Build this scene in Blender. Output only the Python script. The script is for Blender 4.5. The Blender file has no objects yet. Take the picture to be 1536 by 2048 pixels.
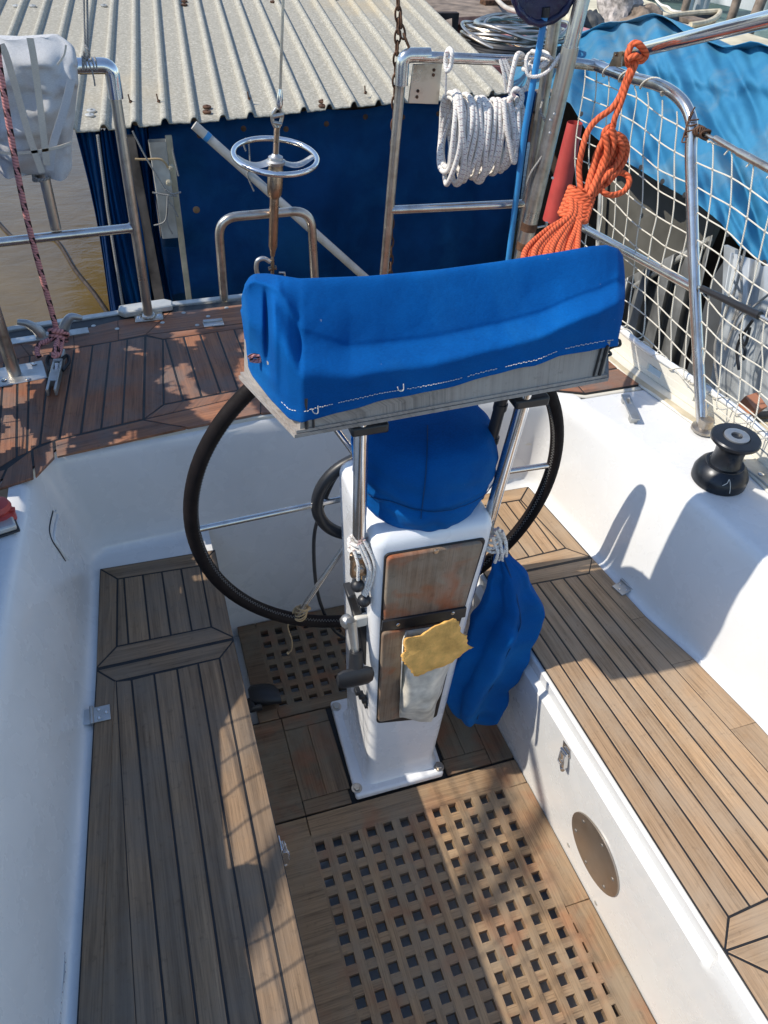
import bpy, bmesh, math, random
import numpy as np
from mathutils import Vector, Matrix
from mathutils import noise as mnoise
random.seed(7)
scene = bpy.context.scene
# ---------------------------------------------------------------- camera, sky, sun
F_PX = 1561.859
_p, _y, _r = [math.radians(a) for a in (42.15352336, 20.4742807, -3.97987508)]
CAM = np.array([-0.18954405, -0.81738488, 1.81577313])
def _rot():
    cy, sy = math.cos(_y), math.sin(_y)
    fw = np.array([sy, cy, 0]); rt = np.array([cy, -sy, 0]); up = np.array([0, 0, 1.])
    Fd = fw*math.cos(_p)-up*math.sin(_p); D = -(up*math.cos(_p)+fw*math.sin(_p))
    cr, sr = math.cos(_r), math.sin(_r)
    return np.array([cr*rt+sr*D, -sr*rt+cr*D, Fd])
ROT = _rot()
cd = bpy.data.cameras.new('camera'); cam = bpy.data.objects.new('camera', cd)
scene.collection.objects.link(cam); scene.camera = cam
cd.sensor_fit = 'VERTICAL'; cd.sensor_height = 24; cd.lens = F_PX/2048*24
cd.clip_start = .02; cd.clip_end = 400
mw = Matrix.Identity(4)
for i in range(3):
    mw[i][0] = ROT[0][i]; mw[i][1] = -ROT[1][i]; mw[i][2] = -ROT[2][i]; mw[i][3] = CAM[i]
cam.matrix_world = mw

SUN_DIR = Vector((.92, -.10, -1)).normalized()          # the way the light travels
w = bpy.data.worlds.new('World'); scene.world = w; w.use_nodes = True
nt = w.node_tree; bg = nt.nodes['Background']
sky = nt.nodes.new('ShaderNodeTexSky'); sky.sky_type = 'NISHITA'; sky.sun_disc = False
sky.sun_elevation = math.asin(-SUN_DIR.z); sky.sun_rotation = math.atan2(-SUN_DIR.x, -SUN_DIR.y)
sky.air_density = 1.0; sky.dust_density = .3; sky.ozone_density = 2.2
nt.links.new(sky.outputs[0], bg.inputs[0]); bg.inputs[1].default_value = .15
sd = bpy.data.lights.new('sun', 'SUN'); sd.energy = 3.6; sd.angle = math.radians(.53); sd.color = (1, .92, .80)
so = bpy.data.objects.new('sun', sd); scene.collection.objects.link(so)
so.rotation_euler = SUN_DIR.to_track_quat('-Z', 'Y').to_euler(); so.location = (-5, 3, 8)
scene.view_settings.view_transform = 'Standard'; scene.view_settings.look = 'None'
scene.view_settings.exposure = .5; scene.view_settings.gamma = 1

# ---------------------------------------------------------------- measuring helpers (photo pixel + a known plane -> point in metres)
def ray(x, y): return ROT.T @ np.array([(x-768)/F_PX, (y-1024)/F_PX, 1])
def onz(x, y, z): d = ray(x, y); return Vector(CAM+d*(z-CAM[2])/d[2])
def onx(x, y, X): d = ray(x, y); return Vector(CAM+d*(X-CAM[0])/d[0])
def ony(x, y, Y): d = ray(x, y); return Vector(CAM+d*(Y-CAM[1])/d[1])
V = Vector
def lerp(a, b, t): return a+(b-a)*t
def pw(tab, t):
    tab = sorted(tab)
    if t <= tab[0][0]: i = 0
    elif t >= tab[-1][0]: i = len(tab)-2
    else: i = max(k for k in range(len(tab)-1) if tab[k][0] <= t)
    (a, p), (b, q) = tab[i], tab[i+1]
    return p+(q-p)*(t-a)/(b-a)

# ---------------------------------------------------------------- materials
def nodes_of(name):
    m = bpy.data.materials.new(name); m.use_nodes = True
    n = m.node_tree.nodes; l = m.node_tree.links; b = n['Principled BSDF']
    return m, n, l, b
def N(n, t, **k):
    q = n.new(t)
    for a, v in k.items():
        if a.startswith('_'): setattr(q, a[1:], v)
        else:
            key = a.replace('__', ' '); q.inputs[key].default_value = v
    return q
def ramp(n, l, src, stops):
    r = n.new('ShaderNodeValToRGB'); l.new(src, r.inputs[0])
    e = r.color_ramp.elements
    while len(e) < len(stops): e.new(.5)
    for i, (p, c) in enumerate(stops):
        e[i].position = p; e[i].color = (*c, 1) if len(c) == 3 else c
    return r
def mix(n, l, fac, a, b, mode='MIX'):
    m = n.new('ShaderNodeMix'); m.data_type = 'RGBA'; m.blend_type = mode
    for s, v in ((m.inputs[0], fac), (m.inputs[6], a), (m.inputs[7], b)):
        if hasattr(v, 'links') or hasattr(v, 'is_linked'): l.new(v, s)
        else: s.default_value = v if isinstance(v, (int, float)) else (*v, 1)
    return m.outputs[2]
def bump(n, l, b, h, strength=.3, dist=.002):
    q = n.new('ShaderNodeBump'); q.inputs['Strength'].default_value = strength; q.inputs['Distance'].default_value = dist
    l.new(h, q.inputs['Height']); l.new(q.outputs[0], b.inputs['Normal'])
def noise(n, l, vec, scale, detail=4, rough=.55, dist=0):
    t = n.new('ShaderNodeTexNoise'); t.inputs['Scale'].default_value = scale; t.inputs['Detail'].default_value = detail
    t.inputs['Roughness'].default_value = rough; t.inputs['Distortion'].default_value = dist
    if vec is not None: l.new(vec, t.inputs['Vector'])
    return t.outputs[0]
def coords(n, l, kind='Object', scale=(1, 1, 1), rot=(0, 0, 0)):
    c = n.new('ShaderNodeTexCoord'); m = n.new('ShaderNodeMapping')
    m.inputs['Scale'].default_value = scale; m.inputs['Rotation'].default_value = rot
    l.new(c.outputs[kind], m.inputs[0]); return m.outputs[0]

def mat_plain(name, col, rough=.5, metal=0, var=.12, nscale=12, bmp=.15, bdist=.001, bscale=80, coat=0, spec=None):
    m, n, l, b = nodes_of(name)
    v = coords(n, l)
    a = noise(n, l, v, nscale, 5)
    dark = tuple(c*(1-var*1.6) for c in col); light = tuple(min(1, c*(1+var)) for c in col)
    r = ramp(n, l, a, [(.32, dark), (.68, light)])
    l.new(r.outputs[0], b.inputs['Base Color'])
    rr = ramp(n, l, noise(n, l, v, nscale*2.3, 3), [(.3, (max(0, rough-.08),)*3), (.7, (min(1, rough+.1),)*3)])
    l.new(rr.outputs[0], b.inputs['Roughness'])
    b.inputs['Metallic'].default_value = metal; b.inputs['Coat Weight'].default_value = coat
    if spec is not None: b.inputs['Specular IOR Level'].default_value = spec
    if bmp: bump(n, l, b, noise(n, l, v, bscale, 3), bmp, bdist)
    return m

def mat_gelcoat(name, col=(.71, .715, .705), dirt=.10, rough=.24):
    m, n, l, b = nodes_of(name)
    v = coords(n, l)
    big = noise(n, l, v, 3.2, 6, .6, .4)
    r = ramp(n, l, big, [(.35, tuple(c*.93 for c in col)), (.62, col)])
    # scuffs: sparse dark specks and faint yellow runs
    sp = noise(n, l, v, 46, 5, .7)
    s2 = ramp(n, l, sp, [(.72, (0, 0, 0)), (.75, (1, 1, 1))])
    sc = noise(n, l, v, 5, 2)
    s3 = ramp(n, l, sc, [(.5, (0, 0, 0)), (.62, (1, 1, 1))])
    mul = n.new('ShaderNodeMath'); mul.operation = 'MULTIPLY'; l.new(s2.outputs[0], mul.inputs[0]); l.new(s3.outputs[0], mul.inputs[1])
    mul2 = n.new('ShaderNodeMath'); mul2.operation = 'MULTIPLY'; l.new(mul.outputs[0], mul2.inputs[0]); mul2.inputs[1].default_value = dirt
    c1 = mix(n, l, mul2.outputs[0], r.outputs[0], (.30, .29, .25))
    yel = noise(n, l, coords(n, l, scale=(2, 2, .6)), 6, 5, .65)
    y2 = ramp(n, l, yel, [(.55, (0, 0, 0)), (.85, (dirt*.35,)*3)])
    c2 = mix(n, l, y2.outputs[0], c1, (.62, .58, .44))
    l.new(c2, b.inputs['Base Color'])
    rr = ramp(n, l, noise(n, l, v, 14, 4), [(.3, (rough-.08,)*3), (.7, (rough+.14,)*3)])
    l.new(rr.outputs[0], b.inputs['Roughness'])
    b.inputs['Coat Weight'].default_value = .45; b.inputs['Coat Roughness'].default_value = .1
    bump(n, l, b, noise(n, l, v, 5, 2, .5), .15, .003)
    return m

def mat_teak(name, light, mid, dark, grey=(.30, .27, .24), greyamt=.5, grain=1., rough=.62, red=0.):
    """plank wood: UV runs along the plank (u, metres) and across it (v, metres); one tone per plank"""
    m, n, l, b = nodes_of(name)
    uv = coords(n, l, 'UV', scale=(9, 330, 1)); fine = noise(n, l, uv, 1.0, 5, .66, .2)
    uv2 = coords(n, l, 'UV', scale=(2.2, 60, 1)); broad = noise(n, l, uv2, 1.0, 6, .62, .7)
    g = n.new('ShaderNodeNewGeometry')
    ob = coords(n, l); weather = noise(n, l, ob, 7, 5, .62); spots = noise(n, l, ob, 60, 4, .7)
    r = ramp(n, l, broad, [(.22, dark), (.48, mid), (.80, light)])
    f = ramp(n, l, fine, [(.33, (.52,)*3), (.5, (.95,)*3), (.7, (1.10,)*3)])
    c = mix(n, l, grain*.85, r.outputs[0], f.outputs[0], 'MULTIPLY')
    tone = ramp(n, l, g.outputs['Random Per Island'], [(0, (.80, .80, .81)), (.35, (.94, .93, .92)), (.7, (1.03, 1.0, .98)), (1, (1.16, 1.12, 1.06))])
    c = mix(n, l, 1., c, tone.outputs[0], 'MULTIPLY')
    wr = ramp(n, l, weather, [(.42, (0,)*3), (.66, (greyamt,)*3)])
    c = mix(n, l, wr.outputs[0], c, grey)
    if red:
        rd = ramp(n, l, noise(n, l, coords(n, l, scale=(1, 1, 1)), 11, 3, .5, .5), [(.52, (0,)*3), (.72, (red,)*3)])
        c = mix(n, l, rd.outputs[0], c, (.30, .085, .03))
    ss = ramp(n, l, spots, [(.30, (.55,)*3), (.42, (1,)*3)])
    c = mix(n, l, .5, c, ss.outputs[0], 'MULTIPLY')
    l.new(c, b.inputs['Base Color']); b.inputs['Roughness'].default_value = rough
    b.inputs['Specular IOR Level'].default_value = .3
    bump(n, l, b, fine, .5, .0010)
    return m

def mat_metal(name, col=(.62, .60, .57), rough=.2, stain=(.25, .17, .11), amt=.45, scale=22):
    m, n, l, b = nodes_of(name)
    v = coords(n, l); a = noise(n, l, v, scale, 6, .65)
    r = ramp(n, l, a, [(.48, (0,)*3), (.72, (amt,)*3)])
    c = mix(n, l, r.outputs[0], col, stain); l.new(c, b.inputs['Base Color'])
    b.inputs['Metallic'].default_value = .95
    rr = ramp(n, l, noise(n, l, v, scale*.8, 3), [(.3, (rough*.8,)*3), (.75, (rough*1.5,)*3)])
    l.new(rr.outputs[0], b.inputs['Roughness'])
    bump(n, l, b, noise(n, l, v, 30, 2), .06, .0006)
    return m

def mat_cloth(name, col, light=None, weave=900, rough=.75, stains=.25, fade=None, sheen=.25):
    m, n, l, b = nodes_of(name)
    v = coords(n, l)
    light = light or tuple(min(1, c*1.35+.004) for c in col)
    r = ramp(n, l, noise(n, l, v, 6, 5, .6), [(.3, col), (.75, light)])
    c = r.outputs[0]
    if fade:
        rf = ramp(n, l, noise(n, l, v, 2.6, 6, .62, .6), [(.5, (0,)*3), (.78, (.75,)*3)])
        c = mix(n, l, rf.outputs[0], c, fade)
    sp = ramp(n, l, noise(n, l, v, 120, 2), [(.77, (0,)*3), (.80, (stains,)*3)])
    c = mix(n, l, sp.outputs[0], c, (.5, .5, .48))
    wv_ = n.new('ShaderNodeTexWave'); wv_.inputs['Scale'].default_value = 420; l.new(v, wv_.inputs[0]); wv_.bands_direction = 'DIAGONAL'
    wr_ = ramp(n, l, noise(n, l, coords(n, l, scale=(60, 60, 260)), 4, 3, .7), [(.3, (.80,)*3), (.7, (1.12,)*3)])
    c = mix(n, l, .8, c, wr_.outputs[0], 'MULTIPLY')
    l.new(c, b.inputs['Base Color']); b.inputs['Roughness'].default_value = rough
    b.inputs['Specular IOR Level'].default_value = .12
    ws = n.new('ShaderNodeTexChecker'); ws.inputs['Scale'].default_value = weave; l.new(v, ws.inputs[0])
    nn = noise(n, l, v, 55, 5, .6)
    ad = n.new('ShaderNodeMath'); ad.operation = 'MULTIPLY_ADD'; l.new(ws.outputs[1], ad.inputs[0]); ad.inputs[1].default_value = .12; l.new(nn, ad.inputs[2])
    bump(n, l, b, ad.outputs[0], .6, .0022)
    return m

def mat_rope(name, col, twist=120, strands=2, fleck=None, dirt=.3, depth=.0016, dk=.45):
    """laid or braided rope: UV u = metres along, v = 0..1 around"""
    m, n, l, b = nodes_of(name)
    tc = n.new('ShaderNodeTexCoord'); sep = n.new('ShaderNodeSeparateXYZ'); l.new(tc.outputs['UV'], sep.inputs[0])
    a = n.new('ShaderNodeMath'); a.operation = 'MULTIPLY'; l.new(sep.outputs[0], a.inputs[0]); a.inputs[1].default_value = twist
    c_ = n.new('ShaderNodeMath'); c_.operation = 'MULTIPLY_ADD'; l.new(sep.outputs[1], c_.inputs[0]); c_.inputs[1].default_value = strands; l.new(a.outputs[0], c_.inputs[2])
    f = n.new('ShaderNodeMath'); f.operation = 'FRACT'; l.new(c_.outputs[0], f.inputs[0])
    pp = n.new('ShaderNodeMath'); pp.operation = 'PINGPONG'; l.new(f.outputs[0], pp.inputs[0]); pp.inputs[1].default_value = .5
    r = ramp(n, l, pp.outputs[0], [(0, tuple(x*dk for x in col)), (.22, tuple(x*(.55+.45*.78) for x in col)), (.5, tuple(min(1, x*1.1) for x in col))])
    col_ = r.outputs[0]
    if fleck:
        k = n.new('ShaderNodeMath'); k.operation = 'MULTIPLY'; l.new(sep.outputs[0], k.inputs[0]); k.inputs[1].default_value = fleck[1]
        k2 = n.new('ShaderNodeMath'); k2.operation = 'MULTIPLY_ADD'; l.new(sep.outputs[1], k2.inputs[0]); k2.inputs[1].default_value = 3; l.new(k.outputs[0], k2.inputs[2])
        fr = n.new('ShaderNodeMath'); fr.operation = 'FRACT'; l.new(k.outputs[0], fr.inputs[0])
        fr2 = n.new('ShaderNodeMath'); fr2.operation = 'FRACT'; l.new(k2.outputs[0], fr2.inputs[0])
        g1 = n.new('ShaderNodeMath'); g1.operation = 'LESS_THAN'; l.new(fr.outputs[0], g1.inputs[0]); g1.inputs[1].default_value = fleck[2]
        g2 = n.new('ShaderNodeMath'); g2.operation = 'LESS_THAN'; l.new(fr2.outputs[0], g2.inputs[0]); g2.inputs[1].default_value = .45
        gm = n.new('ShaderNodeMath'); gm.operation = 'MULTIPLY'; l.new(g1.outputs[0], gm.inputs[0]); l.new(g2.outputs[0], gm.inputs[1])
        col_ = mix(n, l, gm.outputs[0], col_, fleck[0])
    v = coords(n, l); d = ramp(n, l, noise(n, l, v, 25, 4), [(.45, (0,)*3), (.75, (dirt,)*3)])
    col_ = mix(n, l, d.outputs[0], col_, tuple(x*.55 for x in col))
    l.new(col_, b.inputs['Base Color']); b.inputs['Roughness'].default_value = .8
    b.inputs['Specular IOR Level'].default_value = .2
    bump(n, l, b, pp.outputs[0], .9, depth)
    return m

MT = {}
MT['gel'] = mat_gelcoat('white_gelcoat')
MT['gel_old'] = mat_gelcoat('aged_gelcoat', (.70, .67, .58), .9, .42)
MT['gel_ped'] = mat_gelcoat('pedestal_paint', (.76, .77, .78), .2, .25)
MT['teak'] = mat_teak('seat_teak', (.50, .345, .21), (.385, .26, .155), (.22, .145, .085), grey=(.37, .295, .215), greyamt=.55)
MT['teak_shade'] = mat_teak('weathered_shaded_teak', (.37, .25, .15), (.235, .157, .094), (.10, .066, .042), grey=(.19, .155, .12), greyamt=.6)  # port seat teak: its shade is partly put into this darker colour
MT['teak_sole'] = mat_teak('sole_teak', (.42, .285, .165), (.30, .20, .115), (.15, .095, .058), grey=(.26, .21, .15), greyamt=.6, red=.35)
MT['teak_deck'] = mat_teak('deck_teak', (.44, .20, .10), (.27, .12, .065), (.09, .05, .035), grey=(.16, .135, .12), greyamt=.7, grain=1.1, red=.3)
MT['teak_dark'] = mat_teak('dark_teak', (.26, .18, .11), (.17, .115, .07), (.07, .045, .03), grey=(.18, .16, .115), greyamt=.7, red=.4)
MT['door'] = mat_teak('worn_door_wood', (.30, .22, .16), (.20, .13, .085), (.085, .045, .03), grey=(.30, .26, .20), greyamt=.75, red=1., rough=.4)
MT['box_wood'] = mat_teak('grey_box_wood', (.40, .37, .33), (.29, .26, .235), (.14, .125, .11), grey=(.36, .345, .32), greyamt=.7)
MT['caulk'] = mat_plain('black_caulk', (.012, .012, .013), .55, bmp=.1)
MT['steel'] = mat_metal('stainless_steel')
MT['steel_old'] = mat_metal('tea_stained_steel', (.52, .48, .42), .3, (.20, .13, .08), .8, 14)
MT['chrome'] = mat_metal('polished_steel', (.72, .72, .72), .11, (.3, .24, .18), .3)
MT['bronze'] = mat_metal('brown_bronze', (.42, .31, .22), .3, (.12, .08, .05), .7, 30)
MT['alu'] = mat_metal('dull_aluminium', (.50, .50, .49), .42, (.25, .24, .2), .5)
MT['alu_white'] = mat_plain('oxidised_aluminium', (.50, .50, .47), .5, .5, .2)
MT['rust'] = mat_plain('rusty_iron', (.11, .055, .03), .75, .3, .4, 40, .5, .002, 90)
MT['black'] = mat_plain('black_plastic', (.016, .017, .02), .42, bmp=.12)
MT['leather'] = mat_plain('dark_leather', (.009, .006, .006), .7, var=.25, nscale=40, bmp=.3, bscale=300, bdist=.0008, spec=.2)
MT['winch'] = mat_plain('black_anodised', (.018, .021, .027), .34, .35, .15, 25, .08)
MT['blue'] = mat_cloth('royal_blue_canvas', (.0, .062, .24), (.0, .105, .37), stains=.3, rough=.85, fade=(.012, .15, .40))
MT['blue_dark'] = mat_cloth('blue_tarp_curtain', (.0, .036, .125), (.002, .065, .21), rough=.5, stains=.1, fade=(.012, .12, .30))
MT['tarp'] = mat_cloth('light_blue_tarp', (.025, .150, .29), (.05, .22, .37), rough=.5, fade=(.20, .25, .25), weave=300, stains=.1)
MT['canvas'] = mat_cloth('grey_white_canvas', (.50, .51, .52), (.62, .62, .61), stains=.1)
MT['webbing'] = mat_cloth('beige_webbing', (.56, .51, .42), stains=.1)
MT['rope_w'] = mat_rope('white_rope', (.74, .71, .66), 160, 4, ((.36, .27, .27), 70, .16), .3, .0005, .78)
MT['rope_net'] = mat_rope('net_cord', (.72, .68, .58), 200, 2, None, .35, .0008)
MT['rope_o'] = mat_rope('orange_rope', (.72, .145, .058), 75, 3, None, .35, .003)
MT['rope_p'] = mat_rope('pink_rope', (.62, .27, .25), 150, 2, ((.01, .01, .012), 26, .42), .25)
MT['rope_g'] = mat_rope('grey_cord', (.32, .31, .29), 150, 2, None, .4, .0008)
MT['pouch'] = mat_plain('stained_white_vinyl', (.66, .62, .53), .5, var=.25, nscale=22, bmp=.3)
MT['sponge'] = mat_plain('yellow_sponge', (.80, .45, .13), .95, var=.18, nscale=34, bmp=.8, bdist=.0025, bscale=260, spec=.1)
MT['pole_blue'] = mat_plain('blue_pole_paint', (.03, .22, .50), .4)
MT['float_navy'] = mat_plain('navy_vinyl', (.018, .02, .07), .3, var=.3, bmp=.5, bscale=40, bdist=.004)
MT['stitch'] = mat_plain('pale_thread', (.60, .58, .52), .8, bmp=0)
MT['twine'] = mat_plain('tan_twine', (.42, .30, .16), .9)
MT['red'] = mat_plain('faded_red_paint', (.45, .06, .05), .45)
MT['pink'] = mat_plain('faded_pink_deck', (.50, .22, .22), .7, var=.3, nscale=5)
MT['brick'] = mat_plain('terracotta', (.42, .17, .09), .8)
MT['panel'] = mat_plain('olive_grey_board', (.085, .083, .072), .7, var=.2, nscale=5)
MT['dark_int'] = mat_plain('dark_brown_boards', (.028, .018, .014), .8, var=.4)
MT['sheet'] = mat_plain('old_corrugated_steel', (.24, .245, .24), .45, .4, .35, 5, .2)
MT['sheet_light'] = mat_plain('pale_galvanised_sheet', (.42, .45, .47), .45, .3, .2, 6, .2)
MT['slab'] = mat_plain('dark_slate_board', (.06, .065, .07), .7)
MT['beige'] = mat_plain('beige_fibreglass', (.55, .48, .34), .6, var=.2)
MT['stone'] = mat_plain('pale_rock', (.40, .36, .34), .9, var=.4, nscale=14, bmp=1., bdist=.03, bscale=9)
MT['quay'] = mat_plain('sun_bleached_quay', (.55, .50, .36), .9, var=.2, nscale=3, bmp=.4, bdist=.01, bscale=14)
MT['timber'] = mat_plain('grey_timber', (.22, .17, .13), .85, var=.35, nscale=9, bmp=.5)
MT['hoseg'] = mat_plain('grey_hose', (.48, .45, .40), .6)

def mat_roof():
    m, n, l, b = nodes_of('weathered_roof_sheet')
    v = coords(n, l)
    sp = noise(n, l, v, 85, 6, .75); r = ramp(n, l, sp, [(.35, (.24, .222, .175)), (.5, (.33, .31, .25)), (.64, (.54, .51, .43))])
    big = ramp(n, l, noise(n, l, v, 2.2, 6, .6), [(.4, (0,)*3), (.7, (.5,)*3)])
    c = mix(n, l, big.outputs[0], r.outputs[0], (.33, .31, .25))
    yl = ramp(n, l, noise(n, l, v, 1.1, 3), [(.58, (0,)*3), (.75, (.5,)*3)])
    c = mix(n, l, yl.outputs[0], c, (.50, .38, .20))
    l.new(c, b.inputs['Base Color']); b.inputs['Roughness'].default_value = .75
    bump(n, l, b, sp, .3, .003); return m
MT['roof'] = mat_roof()
def mat_water(name, deep, rough, scale):
    m, n, l, b = nodes_of(name)
    v = coords(n, l); a = noise(n, l, v, scale, 5, .6, .3)
    r = ramp(n, l, noise(n, l, v, 1.3, 5, .6), [(.35, tuple(c*.75 for c in deep)), (.7, tuple(c*1.25 for c in deep))])
    l.new(r.outputs[0], b.inputs['Base Color']); b.inputs['Roughness'].default_value = rough
    bump(n, l, b, a, .5, .02); return m
MT['water'] = mat_water('harbour_water', (.10, .16, .15), .12, 6)
MT['mud'] = mat_water('murky_shallow_water', (.115, .085, .04), .16, 3)

# ---------------------------------------------------------------- mesh helpers
class MB:
    def __init__(s): s.v = []; s.f = []; s.uv = []; s.mi = []
    def add(s, vs, fs, uvs=None, mi=0):
        o = len(s.v); s.v += [tuple(p) for p in vs]
        for i, f in enumerate(fs):
            s.f.append(tuple(o+k for k in f)); s.mi.append(mi)
            s.uv.append(uvs[i] if uvs else [(0, 0)]*len(f))
    def box(s, c, size, rot=None, mi=0):
        c = V(c); h = V(size)/2; R = rot if rot is not None else Matrix.Identity(3)
        vs = [c+R@V((x*h.x, y*h.y, z*h.z)) for x in (-1, 1) for y in (-1, 1) for z in (-1, 1)]
        s.add(vs, [(0, 1, 3, 2), (4, 6, 7, 5), (0, 4, 5, 1), (2, 3, 7, 6), (0, 2, 6, 4), (1, 5, 7, 3)], mi=mi)
    def prism(s, poly, z0, z1, mi=0, axis=None):
        """poly: list of 3-D points (its own plane) moved by z0*axis / z1*axis"""
        ax = V(axis) if axis is not None else V((0, 0, 1)); n = len(poly)
        P = [V(p) if len(p) == 3 else V((p[0], p[1], 0)) for p in poly]
        vs = [p+ax*z0 for p in P]+[p+ax*z1 for p in P]
        s.add(vs, [tuple(reversed(range(n))), tuple(range(n, 2*n))]+[(i, (i+1) % n, n+(i+1) % n, n+i) for i in range(n)], mi=mi)
    def plank(s, a, b, c, d, gap=.0016, th=.006, z=None):
        """quad a-b along one long side, d-c along the other; inset by gap; u along the plank"""
        P = [V(a), V(b), V(c), V(d)]
        if z is not None:
            for p in P: p.z = z
        L = ((P[1]-P[0]).length+(P[2]-P[3]).length)/2; W = ((P[3]-P[0]).length+(P[2]-P[1]).length)/2
        n = (P[1]-P[0]).cross(P[3]-P[0]); 
        if n.length < 1e-9: n = (P[2]-P[0]).cross(P[3]-P[1])
        n.normalize()
        cen = sum(P, V())/4; out = []
        for i in range(4):
            p0, p1, p2 = P[i-1], P[i], P[(i+1) % 4]
            e1 = (p1-p0); e2 = (p2-p1)
            if e1.length < 1e-5: e1 = (P[i-1]-P[i-2])
            if e2.length < 1e-5: e2 = (P[(i+2) % 4]-p2)
            e1.normalize(); e2.normalize()
            n1 = n.cross(e1); n2 = n.cross(e2)
            k = 1+n1.dot(n2)
            off = (n1+n2)/(k if k > .35 else .35)*gap
            out.append(p1+off)
        up = n if n.z > 0 or abs(n.z) < .3 else -n
        vs = out+[p-up*th for p in out]
        u0 = random.random()*40; v0 = random.random()*40
        ax = (P[1]-P[0]+P[2]-P[3]).normalized(); cx = n.cross(ax)
        def U(p): q = V(p)-P[0]; return (u0+q.dot(ax), v0+q.dot(cx))
        fs = [(0, 1, 2, 3)]+[(i, i+4, (i+1) % 4+4, (i+1) % 4) for i in range(4)]
        if up.dot(n) < 0: fs = [tuple(reversed(f)) for f in fs]
        s.add(vs, fs, [[U(vs[k]) for k in f] for f in fs])
    def tube(s, pts, r, n=12, closed=False, cap=True, mi=0, flat=1.0, uoff=0, ref=None):
        P = [V(p) for p in pts]; m = len(P)
        R = r if isinstance(r, (list, tuple)) else [r]*m
        tang = []
        for i in range(m):
            if closed: t = P[(i+1) % m]-P[i-1]
            else: t = P[min(i+1, m-1)]-P[max(i-1, 0)]
            tang.append(t.normalized() if t.length > 1e-9 else V((0, 0, 1)))
        t0 = tang[0]; up = V(ref) if ref else (V((0, 0, 1)) if abs(t0.z) < .9 else V((0, 1, 0)))
        nrm = (up-t0*up.dot(t0)).normalized(); frames = []
        for i in range(m):
            if i:
                q = tang[i-1].rotation_difference(tang[i]); nrm = (q@nrm); nrm = (nrm-tang[i]*nrm.dot(tang[i])).normalized()
            frames.append((nrm.copy(), tang[i].cross(nrm)))
        vs = []; us = [uoff]
        for i in range(1, m): us.append(us[-1]+(P[i]-P[i-1]).length)
        for i in range(m):
            a, b2 = frames[i]
            for k in range(n):
                t = 2*math.pi*k/n; vs.append(P[i]+(a*math.cos(t)+b2*math.sin(t)*flat)*R[i])
        fs = []; uv = []
        segs = m if closed else m-1
        ul = us[-1]+(P[0]-P[-1]).length
        for i in range(segs):
            j = (i+1) % m
            for k in range(n):
                k2 = (k+1) % n
                fs.append((i*n+k, i*n+k2, j*n+k2, j*n+k))
                u1 = us[j] if j > i else ul
                uv.append([(us[i], k/n), (us[i], (k+1)/n), (u1, (k+1)/n), (u1, k/n)])
        if cap and not closed:
            fs.append(tuple(reversed(range(n)))); uv.append([(0, 0)]*n)
            fs.append(tuple((m-1)*n+k for k in range(n))); uv.append([(0, 0)]*n)
        s.add(vs, fs, uv, mi)
    def lathe(s, prof, c, n=32, axis=(0, 0, 1), mi=0, wob=None, cap=True):
        """prof: [(radius, height)]"""
        ax = V(axis).normalized(); q = V((0, 0, 1)).rotation_difference(ax); c = V(c); vs = []
        for (r, h) in prof:
            for k in range(n):
                t = 2*math.pi*k/n; rr = r*(1+(wob(t, h) if wob else 0))
                vs.append(c+q@V((rr*math.cos(t), rr*math.sin(t), h)))
        m = len(prof)
        fs = [(i*n+k, i*n+(k+1) % n, (i+1)*n+(k+1) % n, (i+1)*n+k) for i in range(m-1) for k in range(n)]
        if cap: fs += [tuple(reversed(range(n))), tuple((m-1)*n+k for k in range(n))]
        s.add(vs, fs, mi=mi)
    def grid(s, rows, mi=0, close=False, uvscale=None):
        nr = len(rows); nc = len(rows[0]); vs = [V(p) for r in rows for p in r]
        fs = []; uv = []
        for i in range(nr-1):
            for j in range(nc if close else nc-1):
                j2 = (j+1) % nc
                fs.append((i*nc+j, i*nc+j2, (i+1)*nc+j2, (i+1)*nc+j))
                uv.append([(j/nc, i/nr), ((j+1)/nc, i/nr), ((j+1)/nc, (i+1)/nr), (j/nc, (i+1)/nr)])
        s.add(vs, fs, uv, mi)
    def build(s, name, mats, parent=None, smooth=True, bevel=0, seg=2, solid=0, sub=0, angle=40):
        me = bpy.data.meshes.new(name)
        off = wloc(parent) if parent else V()
        me.from_pydata([V(p)-off for p in s.v], [], s.f); me.update()
        uvl = me.uv_layers.new(name='UVMap'); k = 0
        for fi, f in enumerate(s.f):
            for c in s.uv[fi]: uvl.data[k].uv = c; k += 1
        mats = mats if isinstance(mats, (list, tuple)) else [mats]
        for m in mats: me.materials.append(MT[m])
        me.polygons.foreach_set('material_index', s.mi)
        bm = bmesh.new(); bm.from_mesh(me)
        bmesh.ops.recalc_face_normals(bm, faces=bm.faces); bm.to_mesh(me); bm.free()
        o = bpy.data.objects.new(name, me); scene.collection.objects.link(o)
        if parent: o.parent = parent
        if smooth:
            me.polygons.foreach_set('use_smooth', [True]*len(me.polygons))
            me.set_sharp_from_angle(angle=math.radians(angle))
        if solid:
            d = o.modifiers.new('s', 'SOLIDIFY'); d.thickness = solid; d.offset = 0
        if bevel:
            d = o.modifiers.new('b', 'BEVEL'); d.width = bevel; d.segments = seg; d.limit_method = 'ANGLE'; d.angle_limit = math.radians(35); d.harden_normals = False
        if sub:
            d = o.modifiers.new('u', 'SUBSURF'); d.levels = sub; d.render_levels = sub
        return o
def wloc(o):
    p = V()
    while o: p += o.location; o = o.parent
    return p
def tag(o, label=None, cat=None, group=None, kind=None):
    if label: o['label'] = label
    if cat: o['category'] = cat
    if group: o['group'] = group
    if kind: o['kind'] = kind
    return o
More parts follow.
